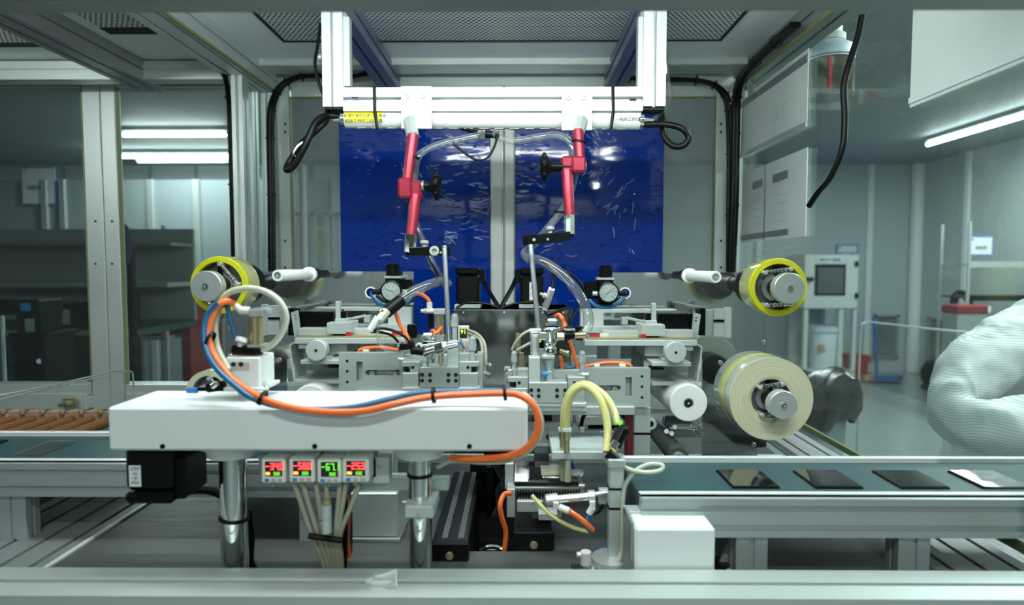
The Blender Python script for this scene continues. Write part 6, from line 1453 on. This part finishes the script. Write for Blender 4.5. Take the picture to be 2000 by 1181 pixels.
for i, (a, b, c0, c1, lb) in enumerate(((95, 150, 590, 632, 'dark instrument case on the left work bench'), (190, 240, 560, 630, 'black instrument case on the right end of the work bench'))):
    t = Thing('instrument_case', lb, 'instrument'); z = .89; aa, bb = at(a, 600, 3.75).x, at(b, 600, 3.75).x; t.part('case', mb().box(aa, bb, 3.70, 3.93, z, z + .14 + .05 * i, .006), BLACKM); t.part('front', mb().box(aa + .01, bb - .01, 3.695, 3.702, z + .02, z + .11, .002), LOUVM); t.done()
t = Thing('chair_back', 'dark blue rounded chair back behind the left door post', 'chair'); q = at(234, 478, 3.35)
t.part('back', mb().sphere((q.x, 3.35, q.z), .12, 20, 12, (.55, .35, 1.05)), NAVY); t.part('column', mb().cyl((q.x + .02, 3.41, .05), (q.x + .02, 3.41, q.z), .02), BLACKM); t.part('base', mb().cyl((q.x + .02, 3.41, 0), (q.x + .02, 3.41, .05), .22, n=24), BLACKM); t.part('seat', mb().sphere((q.x + .05, 3.34, .5), .22, 20, 10, (1, 1, .2)), NAVY); t.done()
t = Thing('open_rack', 'grey open shelf rack behind the second left door', 'shelf rack'); d = 4.6; xa, xb = at(256, 600, d).x, at(324, 600, d).x
for x in (xa, xb):
    for y in (d, d + .4): t.part('post', mb().box(x - .012, x + .012, y - .012, y + .012, 0, at(300, 440, d).z, .002), ALU)
for py in (456, 502, 545, 600, 660): z = at(290, py, d).z; t.part('shelf', mb().box(xa, xb, d, d + .4, z - .015, z + .01, .002), LOUVM)
t.done()
for i, (a, b, py, lb) in enumerate(((268, 312, 660, 'dark red crate on the lower shelf of the grey rack'), (270, 316, 600, 'dark red crate on the middle shelf of the grey rack'))):
    z = at(290, py, 4.6).z + .0105; t = Thing('crate', lb, 'crate', 'red crates on the grey rack'); t.part('body', mb().box(at(a, py, 4.6).x, at(b, py, 4.6).x, 4.62, 4.95, z, z + .13, .008), DRED); t.part('rim', mb().box(at(a, py, 4.6).x - .008, at(b, py, 4.6).x + .008, 4.612, 4.958, z + .12, z + .135, .003), DRED); t.done()
t = Thing('trolley', 'dark red steel trolley beside the grey shelf rack', 'trolley'); d = 4.7; t.part('body', mb().box(at(352, 640, d).x, at(374, 640, d).x, d, d + .5, .12, .82, .01), DRED); t.part('top', mb().box(at(350, 640, d).x, at(377, 640, d).x, d - .02, d + .52, .82, 1.02, .01), DRED); t.part('foot', mb().box(at(353, 640, d).x, at(372, 640, d).x, d + .03, d + .47, 0, .12, .005), BLACK); t.done()
t = Thing('acrylic_edge', 'acrylic edge built as bent thin wires crossing the left bay above the rods', 'acrylic edge'); D2 = 1.56  # wires stand in for clear acrylic edges on this side
t.part('wire', mb().tube([(-60, 785, 1.30), (0, 772, 1.34), (100, 752, 1.42), (205, 729, 1.52), (232, 724, 1.55), (243, 735, 1.56), (244, 810, 1.56)], 2.2, 8), SATIN); t.part('wire', mb().tube([(-60, 795, 1.24), (20, 775, 1.30), (120, 752, 1.40), (225, 730, 1.50), (252, 725, 1.53), (260, 737, 1.54), (260, 812, 1.54)], 2.0, 8), SATIN); t.done()
t = Thing('door_latch', 'brass door latch on the lower rail of the left bay door', 'latch'); t.part('plate', mb().bp(122, 778, 148, 793, 1.93, .008), BRASS); t.part('knob', mb().cp((118, 790, 1.93), (135, 786, 1.90), 5), BRASS); t.done()
t = Thing('white_pipe', 'white bent pipe seen through the left back window', 'pipe'); t.part('riser', mb().cyl((at(592, 410, 4.5).x, 4.5, 0), (at(592, 410, 4.5).x, 4.5, at(592, 330, 4.5).z), .025), WHITE); t.part('elbow', mb().tubep([(at(592, 330, 4.5).x, 4.5, at(592, 332, 4.5).z), (at(590, 326, 4.5).x, 4.5, at(592, 326, 4.5).z), (at(575, 326, 4.5).x, 4.5, at(592, 326, 4.5).z)], .025), WHITE); t.done()
t = Thing('glazed_partition', 'pale framed glass partition seen through the left back window', 'partition'); d = 5.0
for px in (585, 612, 637, 660): t.part('mullion', mb().box(at(px, 480, d).x - .02, at(px, 480, d).x + .02, d, d + .04, 0, at(600, 415, d).z, .002), PAINT)
t.part('head_rail', mb().box(at(575, 480, d).x, at(668, 480, d).x, d, d + .04, at(600, 420, d).z, at(600, 412, d).z, .002), PAINT)
for a, b in ((588, 610), (615, 635), (640, 658)): t.part('pane', mb().box(at(a, 480, d).x, at(b, 480, d).x, d + .015, d + .02, .1, at(600, 420, d).z, 0), GLASS)
for i in range(6): z = at(600, 512, d).z + i * .05; t.part('hazard_stripe', mb().box(at(620, 480, d).x, at(630, 480, d).x, d - .002, d, z, z + .025, 0), LABELY)
t.done()
# cable lying under the right conveyor, small motor bracket
single('power_cable', mb().tubep([(.33, 1.16, ZT + .012), (.42, 1.10, ZT + .012), (.52, 1.09, ZT + .012), (.585, 1.13, ZT + .012), (.57, 1.22, ZT + .012), (.50, 1.30, ZT + .012)], .011, 10), RUBBER, 'thick black cable lying in a curve under the right conveyor', 'cable')
t = Thing('foot_bracket', 'small dark corner bracket beside the white end cover', 'bracket'); q = at(1420, 1115, .87); t.part('base', mb().box(q.x - .012, q.x + .012, .86, .89, ZT, ZT + .02, .001), BLACKM); t.part('gusset', mb().prism([(q.x - .01, ZT + .02), (q.x + .014, ZT + .02), (q.x, ZT + .045)], .87, .874), ALUD); t.part('bolt', mb().cyl((q.x, .862, ZT + .012), (q.x, .856, ZT + .012), .005), SATIN); t.done()
# ================================================================== person in a striped cleanroom suit
def person():
    V = []; E = []; R = []
    def vert(p, r): V.append(Vector(p)); R.append(r); return len(V) - 1
    def chain(st, pts):
        cur = st
        for p, r in pts: n = vert(p, r); E.append((cur, n)); cur = n
        return cur
    pel = vert((1.26, 1.62, .56), (.17, .15))
    ch = chain(pel, [((1.25, 1.60, .74), (.16, .14)), ((1.23, 1.555, .92), (.17, .14)), ((1.215, 1.51, 1.06), (.16, .12))])
    nk = chain(ch, [((1.265, 1.49, 1.14), (.075, .07)), ((1.30, 1.46, 1.20), (.09, .09)), ((1.325, 1.44, 1.28), (.105, .115)), ((1.33, 1.45, 1.35), (.085, .09))])
    # near arm: shoulder, elbow pushed out to the left, forearm across the lap
    sh = chain(ch, [((1.11, 1.45, 1.07), (.08, .08)), ((1.025, 1.42, 1.025), (.075, .075)), ((.955, 1.385, .97), (.066, .066)), ((.918, 1.345, .93), (.06, .06)), ((.955, 1.305, .918), (.068, .066)), ((1.05, 1.285, .922), (.08, .075)), ((1.14, 1.275, .92), (.07, .06)), ((1.20, 1.27, .915), (.03, .03))])
    s2 = chain(ch, [((1.36, 1.50, 1.06), (.085, .085)), ((1.44, 1.44, .99), (.08, .08)), ((1.46, 1.37, .92), (.072, .07)), ((1.40, 1.31, .90), (.066, .06)), ((1.32, 1.28, .905), (.05, .045)), ((1.27, 1.275, .908), (.03, .03))])
    for sx in (-1, 1): chain(pel, [((1.26 + sx * .10, 1.54, .52), (.10, .10)), ((1.26 + sx * .14, 1.30, .50), (.085, .085)), ((1.26 + sx * .15, 1.20, .46), (.07, .075)), ((1.26 + sx * .15, 1.22, .26), (.065, .065)), ((1.26 + sx * .15, 1.22, .07), (.05, .055)), ((1.26 + sx * .15, 1.12, .045), (.045, .04))])
    me = bpy.data.meshes.new('person'); me.from_pydata(V, E, []); ob = bpy.data.objects.new('tmp', me); COL.objects.link(ob)
    sk = ob.modifiers.new('skin', 'SKIN'); sk.use_smooth_shade = True
    for i, sv in enumerate(me.skin_vertices[0].data): sv.radius = R[i]
    me.skin_vertices[0].data[0].use_root = True
    su = ob.modifiers.new('sub', 'SUBSURF'); su.levels = 3; su.render_levels = 3
    tex = bpy.data.textures.new('folds', 'CLOUDS'); tex.noise_scale = .075
    dp = ob.modifiers.new('folds', 'DISPLACE'); dp.texture = tex; dp.strength = .03; dp.mid_level = .5; dp.texture_coords = 'GLOBAL'
    bpy.context.view_layer.update()
    m2 = bpy.data.meshes.new_from_object(ob.evaluated_get(bpy.context.evaluated_depsgraph_get())); bpy.data.objects.remove(ob)
    b = mb(); b.add([tuple(v.co) for v in m2.vertices], [tuple(p.vertices) for p in m2.polygons], True); bpy.data.meshes.remove(m2)
    t = Thing('person', 'person in a white striped hooded cleanroom suit, arms folded forward, at the right edge', 'person')
    t.part('suit', b, SUIT)
    # face mask opening and gloves
    f = Vector((1.155, 1.335, 1.32))
    t.part('face', mb().sphere((1.317, 1.365, 1.285), .072, 20, 12, (.85, .8, 1.05)), mat('skin_tone', (0.50, 0.33, 0.26), 0.5, sub=0.2))
    t.part('face_mask', mb().sphere((1.313, 1.352, 1.252), .062, 20, 10, (1, .8, .75)), BUCKET, 1)
    t.part('eye', mb().sphere((1.29, 1.308, 1.305), .011, 10, 6), INK, 1); t.part('eye', mb().sphere((1.34, 1.305, 1.305), .011, 10, 6), INK, 1)
    for (w0, dr) in ((Vector((1.20, 1.27, .905)), 1), (Vector((1.27, 1.275, .908)), -1)):
        m = mb(); m.sphere(w0 + Vector((dr * .02, -.02, 0)), .036, 14, 8, (1.0, 1.1, .5))
        for i in range(4):
            o = w0 + Vector((dr * (.045 - .004 * abs(i - 1.5)), -.045 + i * .018, .004)); L_ = (.055, .062, .058, .045)[i]
            m.tubep([o - Vector((dr * .02, 0, 0)), o + Vector((dr * L_ * .4, -.01, .006)), o + Vector((dr * L_ * .7, -.022, -.006)), o + Vector((dr * L_ * .8, -.028, -.022))], .0085, 8, 4)
        m.tubep([w0 + Vector((0, -.045, 0)), w0 + Vector((dr * .02, -.065, .008)), w0 + Vector((dr * .045, -.072, .004))], .0095, 8, 4)
        t.part('glove', m, WHITE)
    t.done()
person()
t = Thing('stool', 'grey stool carrying the person in the striped suit', 'stool'); t.part('seat', mb().cyl((1.28, 1.64, .36), (1.28, 1.64, .42), .18, n=28), BLACK); t.part('column', mb().cyl((1.28, 1.64, .04), (1.28, 1.64, .36), .03), CHROME); t.part('base', mb().cyl((1.28, 1.64, 0), (1.28, 1.64, .04), .2, n=24), BLACKM); t.done()
bpy.context.view_layer.update()
